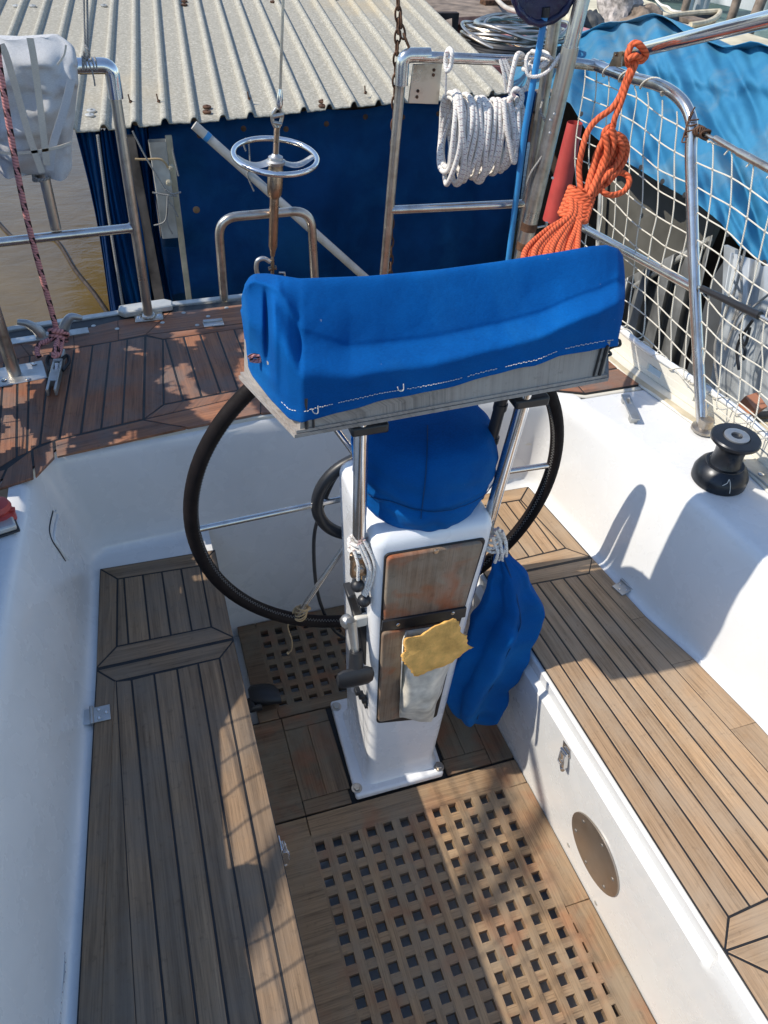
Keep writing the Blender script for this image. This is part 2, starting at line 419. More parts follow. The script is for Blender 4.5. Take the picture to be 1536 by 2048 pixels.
def thing(name, label, cat, loc=(0, 0, 0), group=None):
    o = bpy.data.objects.new(name, None); scene.collection.objects.link(o); o.location = loc; o.empty_display_size = .1
    return tag(o, label, cat, group)
def smooth_path(P, k=6, closed=False):
    P = [V(p) for p in P]; n = len(P); out = []
    rng = n if closed else n-1
    for i in range(rng):
        p0 = P[i-1] if (i or closed) else P[0]; p1 = P[i]; p2 = P[(i+1) % n]; p3 = P[(i+2) % n] if (closed or i+2 < n) else P[-1]
        for j in range(k):
            t = j/k
            out.append(.5*((2*p1)+(-p0+p2)*t+(2*p0-5*p1+4*p2-p3)*t*t+(-p0+3*p1-3*p2+p3)*t**3))
    if not closed: out.append(P[-1])
    return out
def bend_path(P, r=.05, k=7):
    """straight runs with rounded corners of radius r"""
    P = [V(p) for p in P]; out = [P[0]]
    for i in range(1, len(P)-1):
        a = (P[i-1]-P[i]); b = (P[i+1]-P[i]); d = min(r, a.length*.49, b.length*.49)
        A = P[i]+a.normalized()*d; B = P[i]+b.normalized()*d
        for j in range(k+1):
            t = j/k; out.append(A*(1-t)**2+P[i]*2*t*(1-t)+B*t*t)
    out.append(P[-1]); return out
def screw(parent, c, r=.004, axis=(0, 0, 1), mat='steel', name='screw', h=.002):
    m = MB(); m.lathe([(r, 0), (r, h*.5), (r*.75, h), (.0001, h*1.05)], c, 12, axis); return m.build(name, mat, parent)
def bolt(parent, c, r=.009, axis=(0, 0, 1), mat='steel_old'):
    m = MB(); m.lathe([(r*1.5, 0), (r*1.5, .0015), (r*1.4, .002)], c, 20, axis); m.lathe([(r, .002), (r, .007), (r*.85, .0085)], c, 6, axis)
    return m.build('bolt', mat, parent, angle=25)

# ================================================================ the boat
boat = thing('sailboat', 'white fibreglass sailboat cockpit with teak seats and a teak aft deck', 'sailboat', (.25, .1, 0))
def x_sole(y): return .552+(.07-y)*.045
def x_tin(y): return .542+(-.04-y)*.054
SEATO = [(-1.5, 1.02), (-.6, .955), (-.234, .918), (-.06, .893), (.1, .845), (.328, .813), (.62, .778)]
def x_so(y): return pw(SEATO, y)
def x_lo(y): return pw([(-1.5, -.56), (-.356, -.461), (.312, -.400), (.603, -.377)], y)
CREST = [(-1.5, 1.06), (-.6, 1.0), (-.04, .942), (.2, .905), (.36, .876), (.48, .846), (.63, .80)]
def x_toe(y): return pw([(-1.5, 1.11), (.2, 1.088), (.38, 1.085), (.69, 1.02), (.9, 1.0)], y)
ZD = .72

# path round the cockpit at seat level (bottom) and at the coaming crest (top), port side -> aft -> starboard
def arc(c, r, a0, a1, k=8):
    return [(c[0]+r*math.cos(math.radians(lerp(a0, a1, i/k))), c[1]+r*math.sin(math.radians(lerp(a0, a1, i/k)))) for i in range(k+1)]
bot = [(x_lo(y)-.022, y) for y in (-1.5, -.9, -.356, 0, .3, .50)]
top = [(x, y) for x, y in ((-.66, -1.5), (-.60, -.9), (-.545, -.356), (-.515, 0), (-.486, .3), (-.462, .50))]
bot += arc((-.342, .615), .06, 180, 95, 8); top += arc((-.395, .612), .062, 180, 95, 8)
for x, yb, yt in ((-.23, .682, .69), (-.125, .689, .697), (-.112, .690, .698), (.03, .695, .708), (.3, .693, .703), (.53, .681, .684), (.545, .680, .682), (.6, .675, .675)):
    bot.append((x, yb)); top.append((x, yt))
bot += arc((.745, .605), .055, 80, 5, 8); top += arc((.757, .585), .05, 80, 5, 8)
for y in (.48, .36, .30, .24, .12, 0, -.12, -.35, -.6, -.9, -1.5):
    bot.append((x_so(y)+.024, y)); top.append((pw(CREST, y), y))
def lev(t, inset, z):
    L = []
    n = len(bot)
    for i in range(n):
        b = V((*bot[i], 0)); tt = V((*top[i], 0)); p = b.lerp(tt, t)
        a = V((*bot[max(0, i-1)], 0)); c = V((*bot[min(n-1, i+1)], 0)); d = (c-a).normalized(); nn = V((d.y, -d.x, 0))   # towards the cockpit
        p = p+nn*inset*(0 if (-.115 < bot[i][0] < .535 and bot[i][1] > .6 and z < .55) else 1); p.z = z; L.append(p)
    return L
m = MB()
rows = [lev(0, .030, .4105), lev(0, .018, .412), lev(0, .008, .418), lev(.02, .002, .430), lev(.06, 0, .45), lev(.3, .0015, .53), lev(.6, .002, .61), lev(.86, 0, .672), lev(.97, -.002, .698), lev(1., -.010, .712), lev(1, -.022, .7195), lev(1, -.045, .720)]
m.grid(rows)
# side decks (white): port strip and starboard strip
cr = lev(1, -.0449, .7199)
def deck(points_in, xo):
    m.grid([[p, V((lerp(p.x, xo(p.y), .5), p.y, .7215)), V((xo(p.y), p.y, .720))] for p in points_in])
deck([p for p in cr if p.x > .7 and p.y <= .60], x_toe)
deck([p for p in cr if p.x < -.4 and p.y <= .60], lambda y: -1.15)
# seat moulding under the teak, risers, sole pan
ys = [.70, .62, .45, .3, .15, 0, -.15, -.35, -.6, -.9, -1.5]
def sx(y, s):  # outer edge of the seat pan
    return (x_so(y) if s > 0 else x_lo(y))+.006*s
def lipf(y): return 1 if y > -.565 else 0
pan = []
for y in sorted(ys+[-.55, -.560, -.570, -.585], reverse=True):
    xi = x_tin(y)-.004
    pan.append([(x_sole(y), y, -.07), (x_sole(y), y, 0), (lerp(x_sole(y), xi-.012, .6), y, .21), (xi-.012, y, .345), (xi-.013, y, .360), (xi-.013+.008*lipf(y), y, .369), (xi-.013+.014*lipf(y), y, .376), (xi-.009+.008*lipf(y), y, .405), (xi+.003, y, .4095), (xi+.012, y, .4105), (sx(y, 1)+.03, y, .4105)])
m.grid(pan)
pan = []
for y in ys:
    xi = -.104
    pan.append([(xi-.012, y, -.07), (xi-.012, y, 0), (xi-.012, y, .36), (xi-.010, y, .402), (xi-.002, y, .409), (xi-.012, y, .4105), (sx(y, -1)-.03, y, .4105)])
m.grid(pan)
m.grid([[(x, y_, z) for x, y_ in ((-.118, .6898), (-.112, .690), (.03, .695), (.3, .693), (.53, .681), (.548, .680))] for z in (-.07, .0, .2, .38, .4108)])
m.grid([[(x, y, -.048) for x in (-.12, .2, .62)] for y in (.7, 0, -.7, -1.5)])
hull = m.build('cockpit_moulding', 'gel', boat, angle=35)

# ---------------------------------------------------------------- teak seats
PZ = .4185
def seam(px0, px1, z=PZ):
    a = onz(*px0, z); b = onz(*px1, z); return a, b
def at_y(s, y):
    a, b = s; t = (y-a.y)/(b.y-a.y); p = a.lerp(b, t); return p
def isect(s, t):
    (a, b), (c, d) = s, t
    x1, y1, x2, y2, x3, y3, x4, y4 = a.x, a.y, b.x, b.y, c.x, c.y, d.x, d.y
    den = (x1-x2)*(y3-y4)-(y1-y2)*(x3-x4)
    px = ((x1*y2-y1*x2)*(x3-x4)-(x1-x2)*(x3*y4-y3*x4))/den; py = ((x1*y2-y1*x2)*(y3-y4)-(y1-y2)*(x3*y4-y3*x4))/den
    return V((px, py, a.z))
def C5(x, y): return (x/2, 900+y/2)          # helpers for reading the measured seams
def caulk(parent, poly, z): 
    m = MB(); m.prism([V((p.x, p.y, z-.006)) for p in poly], 0, .0048); return m.build('caulking', 'caulk', parent, smooth=False)

G = .0021
# port side, aft locker lid
pt = tag(bpy.data.objects.new('teak_seat', None)); scene.collection.objects.link(pt); pt.parent = boat; pt.location = V((-.25, -.1, PZ))-V((0, 0, 0)); pt['label'] = 'weathered teak port seat, its colour darkened for the shade it lies in'
oa, ob = onz(*C5(400, 475), PZ), onz(*C5(860, 398), PZ)             # aft outer / aft inner corners
fa, fb = onz(*C5(383, 873), PZ), onz(*C5(937, 750), PZ)             # fore corners of the lid
ia, ib = onz(*C5(470, 515), PZ), onz(*C5(800, 462), PZ)
ja, jb = onz(*C5(467, 785), PZ), onz(*C5(845, 707), PZ)
m = MB()
m.plank(oa, ob, ib, ia, G); m.plank(fb, fa, ja, jb, G); m.plank(fa, oa, ia, ja, G); m.plank(ob, fb, jb, ib, G)
tops = [0, .075, .30, .53, .765, 1]; bots = [0, .12, .345, .565, .79, 1]
for i in range(5):
    m.plank(ia.lerp(ib, tops[i]), ja.lerp(jb, bots[i]), ja.lerp(jb, bots[i+1]), ia.lerp(ib, tops[i+1]), G)
m.build('aft_boards', 'teak_shade', pt, bevel=.0008, seg=1)
# port side, long forward lid
ka, kb = onz(*C5(385, 880), PZ), onz(*C5(937, 757), PZ)
la, lb = onz(*C5(462, 925), PZ), onz(*C5(878, 832), PZ)
YF = -1.3
m = MB()
m.plank(ka, kb, lb, la, G)
inner = lambda y: V((-.1055, y, PZ)); outer = lambda y: V((x_lo(y), y, PZ))
sI = seam((439, 1316), (582, 2045)); 
S = [seam((231, 1362), (205, 2045)), seam((231, 1362), (270, 2045)), seam((263, 1359), (332, 2045)), seam((308, 1347), (395, 2045)), seam((354, 1337), (457, 2045)), seam((396, 1326), (520, 2045)), sI]
m.plank(ka, outer(YF), at_y(S[0], YF), la, G)
for i in range(len(S)-1):
    a = S[i][0] if i else la
    b = S[i+1][0] if i < 5 else lb
    m.plank(a, at_y(S[i], YF), at_y(S[i+1], YF), b, G)
m.plank(lb, at_y(sI, YF), inner(YF), kb, G)
m.build('forward_boards', 'teak_shade', pt, bevel=.0008, seg=1)
caulk(pt, [oa, ob, V((-.1045, .33, 0)), V((-.1045, YF, 0)), V((x_lo(YF)-.001, YF, 0)), ka], PZ)
# starboard seat
sb = tag(bpy.data.objects.new('teak_seat', None)); scene.collection.objects.link(sb); sb.parent = boat; sb.location = V((.35, -.1, PZ)); sb['label'] = 'golden sunlit teak seat on the winch side of the cockpit'
def C6(x, y): return (860+x/4.267, 820+y/4.267)
oA = onz(*C6(840, 652), PZ); iA = onz(*C6(775, 765), PZ); fA = onz(*C6(1370, 1252), PZ); jA = onz(*C6(1160, 1178), PZ)
dA = (onz(*C6(420, 722), PZ)-oA).normalized(); dB = (onz(*C6(650, 1295), PZ)-jA).normalized()
oB = oA+dA*((oA.x-x_tin(.6))/-dA.x); fB = fA+(onz(*C6(800, 1368), PZ)-fA).normalized()*((fA.x-x_tin(.33))/1)
iB = V((oB.x+.055, (iA+dA*(iA.x-oB.x)).y, PZ)); jB = V((fB.x+.055, (jA+dB*(jA.x-fB.x)).y, PZ))
m = MB()
m.plank(oB, oA, iA, iB, G); m.plank(fA, fB, jB, jA, G); m.plank(oA, fA, jA, iA, G); m.plank(fB, oB, iB, jB, G)
tt = [0, .24, .49, .74, .95, 1]; t2 = [0, .29, .555, .80, .90, 1]
tt = [0, .235, .48, .73, .965, 1]; t2 = [0, .20, .43, .655, .86, 1]
for i in range(5):
    m.plank(iB.lerp(iA, tt[i]), jB.lerp(jA, t2[i]), jB.lerp(jA, t2[i+1]), iB.lerp(iA, tt[i+1]), G)
m.build('aft_boards', 'teak', sb, bevel=.0008, seg=1)
# forward lid: outer mitre at crop point (1385,1265)->(1360,1390)
hA = onz(*C6(1386, 1262), PZ); gA = onz(*C6(1362, 1392), PZ); dC = (onz(*C6(850, 1488), PZ)-gA).normalized()
hB = V((x_tin(.31), (hA+(fB-fA).normalized()*(hA.x-x_tin(.31))).y, PZ)); 
E1 = onz(1450, 1902, PZ); E2 = onz(1458, 1834, PZ)                  # fore inner corner and its mitre
fd = (onz(1536, 1798, PZ)-E2).normalized(); F2 = E2+fd*.34; fe = (onz(1536, 1872, PZ)-E1).normalized(); F1 = E1+fe*.42
inn = (onz(1168, 1400, PZ), onz(1458, 1834, PZ))
gB = isect(inn, (gA, gA+dC))
sm = [inn]
for (a, b) in (((1280, 1500), (1500, 1812)), ((1326, 1500), (1536, 1788)), ((1373, 1500), (1536, 1718)), ((1416, 1500), (1536, 1655)), ((1461, 1500), (1536, 1596)), ((1501, 1500), (1536, 1539))):
    sm.append(seam(a, b))
g_line = (gA, gA+dC); f_line = (E2, F2)
m = MB()
m.plank(hA, hB, gB, gA, G)
m.plank(hB, E1, E2, gB, G)
NS = 6
gt = [gB.lerp(gA, k/NS) for k in range(NS+1)]; Fend = isect((gA, V((.93, -.234, PZ))), f_line)
# outer margin board follows the coaming; its seam runs from gA
Fm = V((x_so(-.45)-.058, E2.y+.04, PZ)); Fm = isect((V((x_so(-.45)-.055, -.45, PZ)), V((x_so(-.6)-.055, -.6, PZ))), f_line)
ends = [E2]+[isect(s, f_line) for s in sm[1:6]]+[Fm]
for i in range(NS): m.plank(gt[i], ends[i], ends[i+1], gt[i+1], G)
# margin in three lengths along the curved coaming
ysm = [gA.y, .12, -.02, -.2, -.38]
pi = [gA.lerp(Fm, (gA.y-y)/(gA.y-Fm.y)) for y in ysm]+[Fm]
po = [hA]+[V((x_so(y)-.001, y, PZ)) for y in ysm[1:]]+[V((x_so(Fm.y)-.001, Fm.y, PZ))]
u = MB()
for i in range(5):
    m.plank(po[i], po[i+1], pi[i+1], pi[i], .0002 if i else .0002)
m.plank(E1, V((x_so(-.5), F1.y, PZ)), V((x_so(-.45), F2.y, PZ)), E2, G)
m.build('forward_boards', 'teak', sb, bevel=.0008, seg=1)
# the next lid forward, cut by the frame
m = MB()
n0 = E1+V((.0005, -.0006, 0)); n1 = n0+fe*.42; n2 = onz(1536, 1945, PZ); 
m.plank(n0, n1, n1+V((0, -.06, 0)), n0+V((.065, -.062, 0)), G)
def mtop(x): return V((n0.x+x, n0.y-.0012-min(x*.954, .0622), n0.z))
for k in range(7):
    x0_, x1_ = .052*k, .052*(k+1)
    m.plank(mtop(x0_), V((n0.x+x0_+.03, -1.3, PZ)), V((n0.x+x1_+.03, -1.3, PZ)), mtop(x1_), G)
m.build('bridge_boards', 'teak', sb, bevel=.0008, seg=1)
poly = [oB, oA, hA]+[V((x_so(y), y, PZ)) for y in (.12, -.02, -.2, -.38, -.6, -1.3)]+[V((x_tin(-1.3)+.0005, -1.3, PZ)), hB+V((.0005, 0, 0))]
caulk(sb, poly, PZ)
# hatch notch: a small white end moulding where the lid stops

# round inspection plate on the riser
def riser_plate():
    pl = thing_child('access_plate', boat, V((x_sole(-.24)-.003, -.24, .16)))
    return pl
def riserp(q):
    x = .56
    for _ in range(8): p = onx(*q, x); x = lerp(x_sole(p.y), x_tin(p.y)-.016, p.z/.345)
    return p
ctr = riserp((1191, 1706)); NRM = V((-1, -.050, -(x_sole(-.24)-x_tin(-.24)+.016)/.345)).normalized(); ctr = ctr+NRM*.003
up1 = onx(1180, 1628, .558); lo1 = onx(1205, 1783, .558); rt1 = onx(1236, 1745, .558); lf1 = onx(1146, 1660, .558)
rad = ((up1-lo1).length+(rt1-lf1).length)/4
m = MB(); MT['plate'] = mat_metal('dull_steel_plate', (.46, .40, .34), .42, (.25, .19, .14), .4, 9); m.lathe([(rad, -.002), (rad, .0012), (rad-.002, .0022), (.0001, .0024)], ctr, 48, NRM); plate = m.build('access_plate', 'plate', boat, angle=30)
for k in range(6):
    a = math.radians(60*k+20); TV = V((0, 1, 0)); TW = NRM.cross(TV).normalized(); TV = TW.cross(NRM); screw(plate, ctr+NRM*.0022+TV*math.cos(a)*rad*.80+TW*math.sin(a)*rad*.80, .0046, NRM, h=.0018, mat='alu')
for q in ((1137, 1690), (1192, 1806)):
    p = riserp(q); screw(boat, p, .0055, (-1, 0, 0), 'alu_white', 'drain_plug', .0015)

def hinge(px, zz, ang, lab=None):
    c = onz(*px, zz); R = Matrix.Rotation(ang, 3, 'Z')
    m = MB(); m.box(c+R@V((.017, 0, .0015)), (.034, .036, .003), R); m.tube([c+R@V((-.002, -.021, .004)), c+R@V((-.002, .021, .004))], .0042, 10)
    m.box(c+R@V((-.014, 0, .001)), (.018, .036, .002), R)
    h = m.build('hinge', 'alu', boat, bevel=.0012)
    for sx_, sy_ in ((.012, .010), (.012, -.010), (.026, 0)): screw(h, c+R@V((sx_, sy_, .003)), .0036)
    return h
hinge((186, 1432), PZ+.001, math.radians(0))
hinge((1253, 1172), PZ+.001, math.radians(196))
def hasp(c, nrm, dn, parent):
    """over-centre latch: base plate, body and hook, on a surface with normal nrm, pointing dn"""
    s = nrm.cross(dn); R = Matrix((s, dn, nrm)).transposed()
    m = MB(); m.box(c+R@V((0, -.006, .001)), (.030, .026, .002), R); m.box(c+R@V((0, .022, .006)), (.020, .036, .010), R)
    m.tube([c+R@V((-.012, .0, .006)), c+R@V((.012, 0, .006))], .004, 8)
    m.tube([c+R@V((-.008, .002, .010)), c+R@V((-.008, .030, .014)), c+R@V((.008, .030, .014)), c+R@V((.008, .002, .010))], .0018, 6)
    m.tube([c+R@V((-.007, .046, .004)), c+R@V((.007, .046, .010))], .005, 8)
    return m.build('hasp_latch', 'chrome', parent, bevel=.001)
p = onx(1150, 1495, x_sole(-.1)-.012); hasp(V((x_tin(p.y)-.016, p.y, .335)), V((-1, 0, 0)), V((0, -.25, -.97)).normalized(), boat)
p = onz(577, 1690, .40); hasp(V((-.1035, p.y, .395)), V((1, 0, 0)), V((0, -.1, -.99)).normalized(), boat)
# thin cord loop left lying in the corner of the port seat
pts = [onz(*q, .424) for q in ((125, 2070), (130, 1990), (137, 1940), (132, 1885), (118, 1862), (113, 1880), (122, 1910), (134, 1925))]
m = MB(); m.tube(smooth_path([p+V((-.004, 0, .002)) for p in pts], 6), .0016, 6)
tag(m.build('thin_cord', 'rope_w'), 'thin pale cord lying in a loop beside the shaded teak seat', 'cord')
# recessed lip line moulded in the port coaming
pts = []
for q in ((106, 1022), (100, 1058), (104, 1078), (131, 1122)):
    pts.append(onz(*q, .66))
def wallp(px):          # onto the port coaming wall
    for i in range(60):
        x = -.40-.002*i; p = onx(*px, x); xb = x_lo(p.y)-.022; xt = pw([(-1.5, -.66), (-.356, -.545), (0, -.515), (.3, -.486), (.5, -.462), (.7, -.45)], p.y)
        t = (p.z-.43)/.27
        if p.x <= lerp(xb, xt, min(max(t, 0), 1))+.0015: return p
    return p
from mathutils.bvhtree import BVHTree
hv = [v.co+wloc(hull) for v in hull.data.vertices]; tree_ = BVHTree.FromPolygons(hv, [tuple(p.vertices) for p in hull.data.polygons])
def wallp(px):
    d = V(ray(*px)).normalized(); h = tree_.ray_cast(V(CAM), d); return h[0]-d*.002
pts = [wallp((q.x, q.y)) for q in smooth_path([V((a, b, 0)) for a, b in ((106, 1022), (99, 1056), (104, 1080), (118, 1102), (131, 1122))], 8)]
hb_ = [wallp((q.x, q.y)) for q in smooth_path([V((a, b, 0)) for a, b in ((110, 1022), (115, 1032), (110, 1058), (109, 1080), (124, 1104), (136, 1119))], 8)]; mh = MB(); mh.tube(hb_, .0036, 8); mh.build('grab_handle', 'gel', boat)
m = MB(); m.tube(pts, .0016, 6); m.build('cord_slot', 'black', boat)

# ---------------------------------------------------------------- sole boards and gratings
P0 = .042
sole = tag(bpy.data.objects.new('sole_boards', None)); scene.collection.objects.link(sole); sole.parent = boat; sole.location = (0, .1, 0)
m = MB()
XL = -.062
m.plank((-.114, .352, 0), (-.004, .352, 0), (-.004, .072, 0), (-.114, .072, 0), .001)
m.plank((-.004, .352, 0), (.118, .352, 0), (.118, .312, 0), (-.004, .312, 0), .0008)
m.plank((-.004, .312, 0), (-.004, .110, 0), (.058, .110, 0), (.058, .312, 0), .0003)
m.plank((.058, .312, 0), (.058, .110, 0), (.118, .110, 0), (.118, .312, 0), .0003)
m.plank((-.004, .110, 0), (.112, .110, 0), (.112, .072, 0), (-.004, .072, 0), .0008)
m.build('side_boards', 'teak_dark', sole, bevel=.0012, seg=1); m = MB()
m.plank((.372, .352, 0), (.372, .118, 0), (.43, .118, 0), (.43, .352, 0), .0003)
m.plank((.43, .352, 0), (.43, .118, 0), (.487, .118, 0), (.487, .352, 0), .0003)
m.plank((.365, .118, 0), (.487, .118, 0), (.487, .074, 0), (.365, .074, 0), .0008)
m.plank((.487, .352, 0), (.487, .074, 0), (.551, .074, 0), (.54, .352, 0), .001)
m.build('side_boards', 'teak_dark', sole, bevel=.0012, seg=1)
m = MB(); m.prism([(-.115, .36, -.02), (.54, .36, -.02), (.553, .070, -.02), (-.115, .070, -.02)], 0, .012); m.build('bed', 'caulk', sole, smooth=False)

def grating(name, label, xr, yr, margin_polys, extra=None, mat='teak_sole'):
    t = thing(name, label, 'grating', (xr[0]*P0, yr[0], 0), 'teak floor gratings')
    m = MB(); th = .018
    x0, x1, y0, y1 = xr[0]*P0-.020, xr[1]*P0, yr[0], yr[1]
    # fore-and-aft bars: flush on top; cross bars: 0.6 mm lower
    k = xr[0]
    while k <= xr[1]:
        xb = k*P0-.0205
        m.plank((xb, y0, 0), (xb, y1, 0), (xb+.0205, y1, 0), (xb+.0205, y0, 0), .0002, th); k += 1
    m.build('long_bars', mat, t, smooth=False)
    m = MB(); j = 0
    n = int(round((y0-y1)/P0))
    for j in range(n+1):
        yb = y0-j*P0
        m.plank((x0+.001, yb, -.0008), (x1+(extra or 0), yb, -.0008), (x1+(extra or 0), yb-.0200 if yb-.02 > y1 else y1, -.0008), (x0+.001, yb-.0200 if yb-.02 > y1 else y1, -.0008), .0002, th-.0015)
    m.build('cross_bars', mat, t, smooth=False)
    m = MB()
    for q in margin_polys: m.plank(*[V((a, b, .0004)) for a, b in q], .0006, th+.004)
    m.build('margin_boards', mat, t, bevel=.0014, seg=1)
    return t
# forward grating: first hole's far-left corner is the origin
yA = .0205
grating('floor_grating', 'large teak grating filling the floor in front of the pedestal', (0, 12), (yA, yA-.042*24-.0215),
        [((-.114, .0685), (-.0045, .0685), (-.0045, -1.0), (-.114, -1.0)), ((-.0045, .0685), (.4875, .0685), (.4875, .0005), (-.0045, .0005)),
         ((.4845, .0685), (.4845, .0005), (.552, .0005), (.551, .0685)), ((.4845, .0005), (.505, -.30), (.5665, -.30), (.554, .0005)), ((.505, -.30), (.536, -1.0), (.597, -1.0), (.5665, -.30))], extra=.04)
yB = .656+.0205
grating('floor_grating', 'small dark teak grating behind the pedestal, under the steering wheel', (0, 12), (yB, .376),
        [((XL, .6915), (-.0085, .6915), (-.0085, .354), (XL, .354)), ((-.0085, .6915), (.52, .6915), (.52, .6575), (-.0085, .6575)), ((-.0085, .3915), (.53, .3915), (.53, .354), (-.0085, .354))], mat='teak_dark')

# ---------------------------------------------------------------- aft deck
ad = tag(bpy.data.objects.new('aft_deck', None)); scene.collection.objects.link(ad); ad.parent = boat; ad.location = (0, .8, .6)
ZT = ZD+.006
def CD(x, y): return onz(x/2.954, 560+y/2.954, ZT)
m = MB()
m.prism([V((-.9, .60, 0)), V((-.60, .585, 0)), V((-.465, .618, 0)), V((-.44, .66, 0)), V((-.40, .69, 0)), V((-.23, .698, 0)), V((.03, .716, 0)), V((.3, .711, 0)), V((.6, .683, 0)), V((.79, .640, 0)), V((.87, .603, 0)), V((1.07, .603, 0)), V((1.09, .8, 0)), V((1.07, 1.0, 0)), V((.98, 1.27, 0)), V((.3, 1.325, 0)), V((-.1, 1.315, 0)), V((-.5, 1.265, 0)), V((-.9, 1.19, 0))], .55, .7195)
m.build('deck_slab', 'gel_old', ad, bevel=.004)
m = MB()
m.prism([V((-.9, .605, 0)), V((-.60, .59, 0)), V((-.463, .627, 0)), V((-.435, .668, 0)), V((-.40, .696, 0)), V((-.23, .704, 0)), V((.03, .722, 0)), V((.3, .717, 0)), V((.6, .689, 0)), V((.79, .648, 0)), V((.87, .612, 0)), V((1.03, .615, 0)), V((1.03, 1.2, 0)), V((.3, 1.285, 0)), V((-.1, 1.29, 0)), V((-.5, 1.24, 0)), V((-.9, 1.17, 0))], .719, ZT-.0012)
m.build('caulking', 'caulk', ad, smooth=False)
m = MB(); D = .0024
tp = [CD(-70, 520), CD(25, 480), CD(105, 462), CD(175, 448), CD(300, 425), CD(440, 403), CD(547, 385), CD(652, 366), CD(752, 349), CD(857, 330)]
bt = [CD(-150, 1120), CD(-20, 1120), CD(98, 1045), CD(160, 1020), CD(235, 972), CD(350, 940), CD(478, 908), CD(597, 878), CD(722, 850), CD(846, 822)]
bt[0] = CD(-150, 1150)
for i in range(len(tp)-1): m.plank(bt[i], tp[i], tp[i+1], bt[i+1], D)
# framed panel to the right of the joint
q0, q1 = CD(861, 330), CD(851, 822)
a0, a1 = CD(962, 350), CD(967, 735)
m.plank(q1, q0, a0, a1, D)
dT = (CD(1280, 300)-a0).normalized(); dB2 = (CD(1305, 668)-a1).normalized()
L = 5.6*.072; tps = [a0]+[CD(*q) for q in ((977, 348), (1085, 335), (1182, 320), (1282, 304), (1382, 290), (1482, 280))]
bts = [a1]+[CD(*q) for q in ((1083, 710), (1192, 689), (1305, 668), (1408, 650), (1515, 630), (1620, 610))]
for i in range(len(tps)-1): m.plank(bts[i], tps[i], tps[i+1], bts[i+1], D)
te, be = tps[-1], bts[-1]
step = .068
for k in range(7):
    m.plank(be+V((step*k, -.004*k, 0)), te+V((step*k, -.006*k, 0)), te+V((step*(k+1), -.006*(k+1), 0)), be+V((step*(k+1), -.004*(k+1), 0)), D)
for k in range(7, 10):
    m.plank(be+V((step*k, -.004*k, 0)), te+V((step*k, -.006*k, 0)), te+V((step*(k+1), -.006*(k+1), 0)), V((.792, .70, ZT)).lerp(be+V((step*(k+1), -.004*(k+1), 0)), .999 if (be.x+step*(k+1)) < .79 else 0), D)
# margin boards fore and aft of the panel
Fe = be+V((step*7, -.028, 0)); Te = te+V((step*7, -.042, 0))
m.plank(CD(860, 322), CD(1482, 250), te, a0, D); m.plank(CD(1482, 250), Te+V((0, .035, 0)), Te, te, D)
m.plank(q1, a1, be, CD(1620, 645), D); m.plank(CD(1620, 645), be, Fe, Fe+V((0, -.03, 0)), D)
m.build('deck_planks', 'teak_deck', ad, bevel=.0012, seg=1)
m = MB()
# long inner margin along the cockpit opening
inn_ = [V((.10, .7235, ZT)), V((-.23, .706, ZT)), V((-.395, .698, ZT))]
m.plank(CD(320, 948), CD(846, 825), CD(1110, 872), CD(330, 1045), D)
m.plank(CD(848, 825), CD(1540, 662), CD(1540, 788), CD(1112, 872), .0012)
m.plank(CD(1540, 662), CD(1640, 642), V((.60, .690, ZT)), CD(1540, 788), .0012)
m.plank(CD(1640, 642), Fe+V((0, -.03, 0)), V((.79, .65, ZT)), V((.60, .690, ZT)), .0012)
m.plank(CD(316, 950), CD(326, 1045), CD(205, 1168), CD(190, 1000), D)
m.plank(CD(186, 1002), CD(203, 1168), CD(-20, 1240), CD(40, 1110), D)
m.plank(CD(38, 1112), CD(-22, 1242), CD(-300, 1330), CD(-200, 1180), D)
# outer margin along the stern
om = [CD(-120, 470), CD(110, 392), CD(430, 330), CD(700, 262), CD(1010, 215), CD(1450, 165)]
im = [CD(-70, 515), CD(175, 446), CD(440, 400), CD(700, 355), CD(860, 322), CD(1482, 250)]
om = [p+V((0, .024, 0)) for p in om]
for i in range(5): m.plank(om[i], om[i+1], im[i+1], im[i], .0006)
m.plank(om[5], V((1.02, 1.18, ZT)), Te+V((0, .035, 0)), im[5], .0006)
m.plank(V((.87, .614, ZT)), V((1.045, .617, ZT)), V((1.04, .70, ZT)), V((.87, .69, ZT)), .001); m.plank(V((.79, .65, ZT)), V((.868, .614, ZT)), V((.868, .69, ZT)), V((.80, .70, ZT)), .001)
m.plank(V((.80, .70, ZT)), V((1.04, .70, ZT)), V((1.03, 1.17, ZT)), V((.80, 1.2, ZT)), .002)
m.build('margin_planks', 'teak_deck', ad, bevel=.0012, seg=1)
m = MB()
ed = [V((-.95, 1.178, 0)), V((-.5, 1.262, 0)), V((-.25, 1.288, 0)), V((-.09, 1.310, 0)), V((.3, 1.322, 0)), V((1.0, 1.262, 0))]
R1 = [[p+V((0, -.016, .7205)), p+V((0, -.016, .729)), p+V((0, .006, .729)), p+V((0, .012, .70))] for p in ed]
m.grid(R1); m.build('stern_trim', 'alu_white', ad, bevel=.002)
for q in ((378, 303), (553, 272), (692, 290), (1085, 195), (1338, 165), (1230, 216), (960, 253), (1165, 268)):
    screw(ad, CD(*q)+V((0, 0, .0002)), .006, name='deck_screw', mat='alu_white')
# small chainplate on the stern margin
c = CD(1262, 262); m = MB(); m.box(c+V((0, 0, .002)), (.055, .028, .004)); m.tube([c+V((-.026, .012, .005)), c+V((.026, .012, .005))], .005, 8); m.build('chainplate', 'alu', ad, bevel=.001)
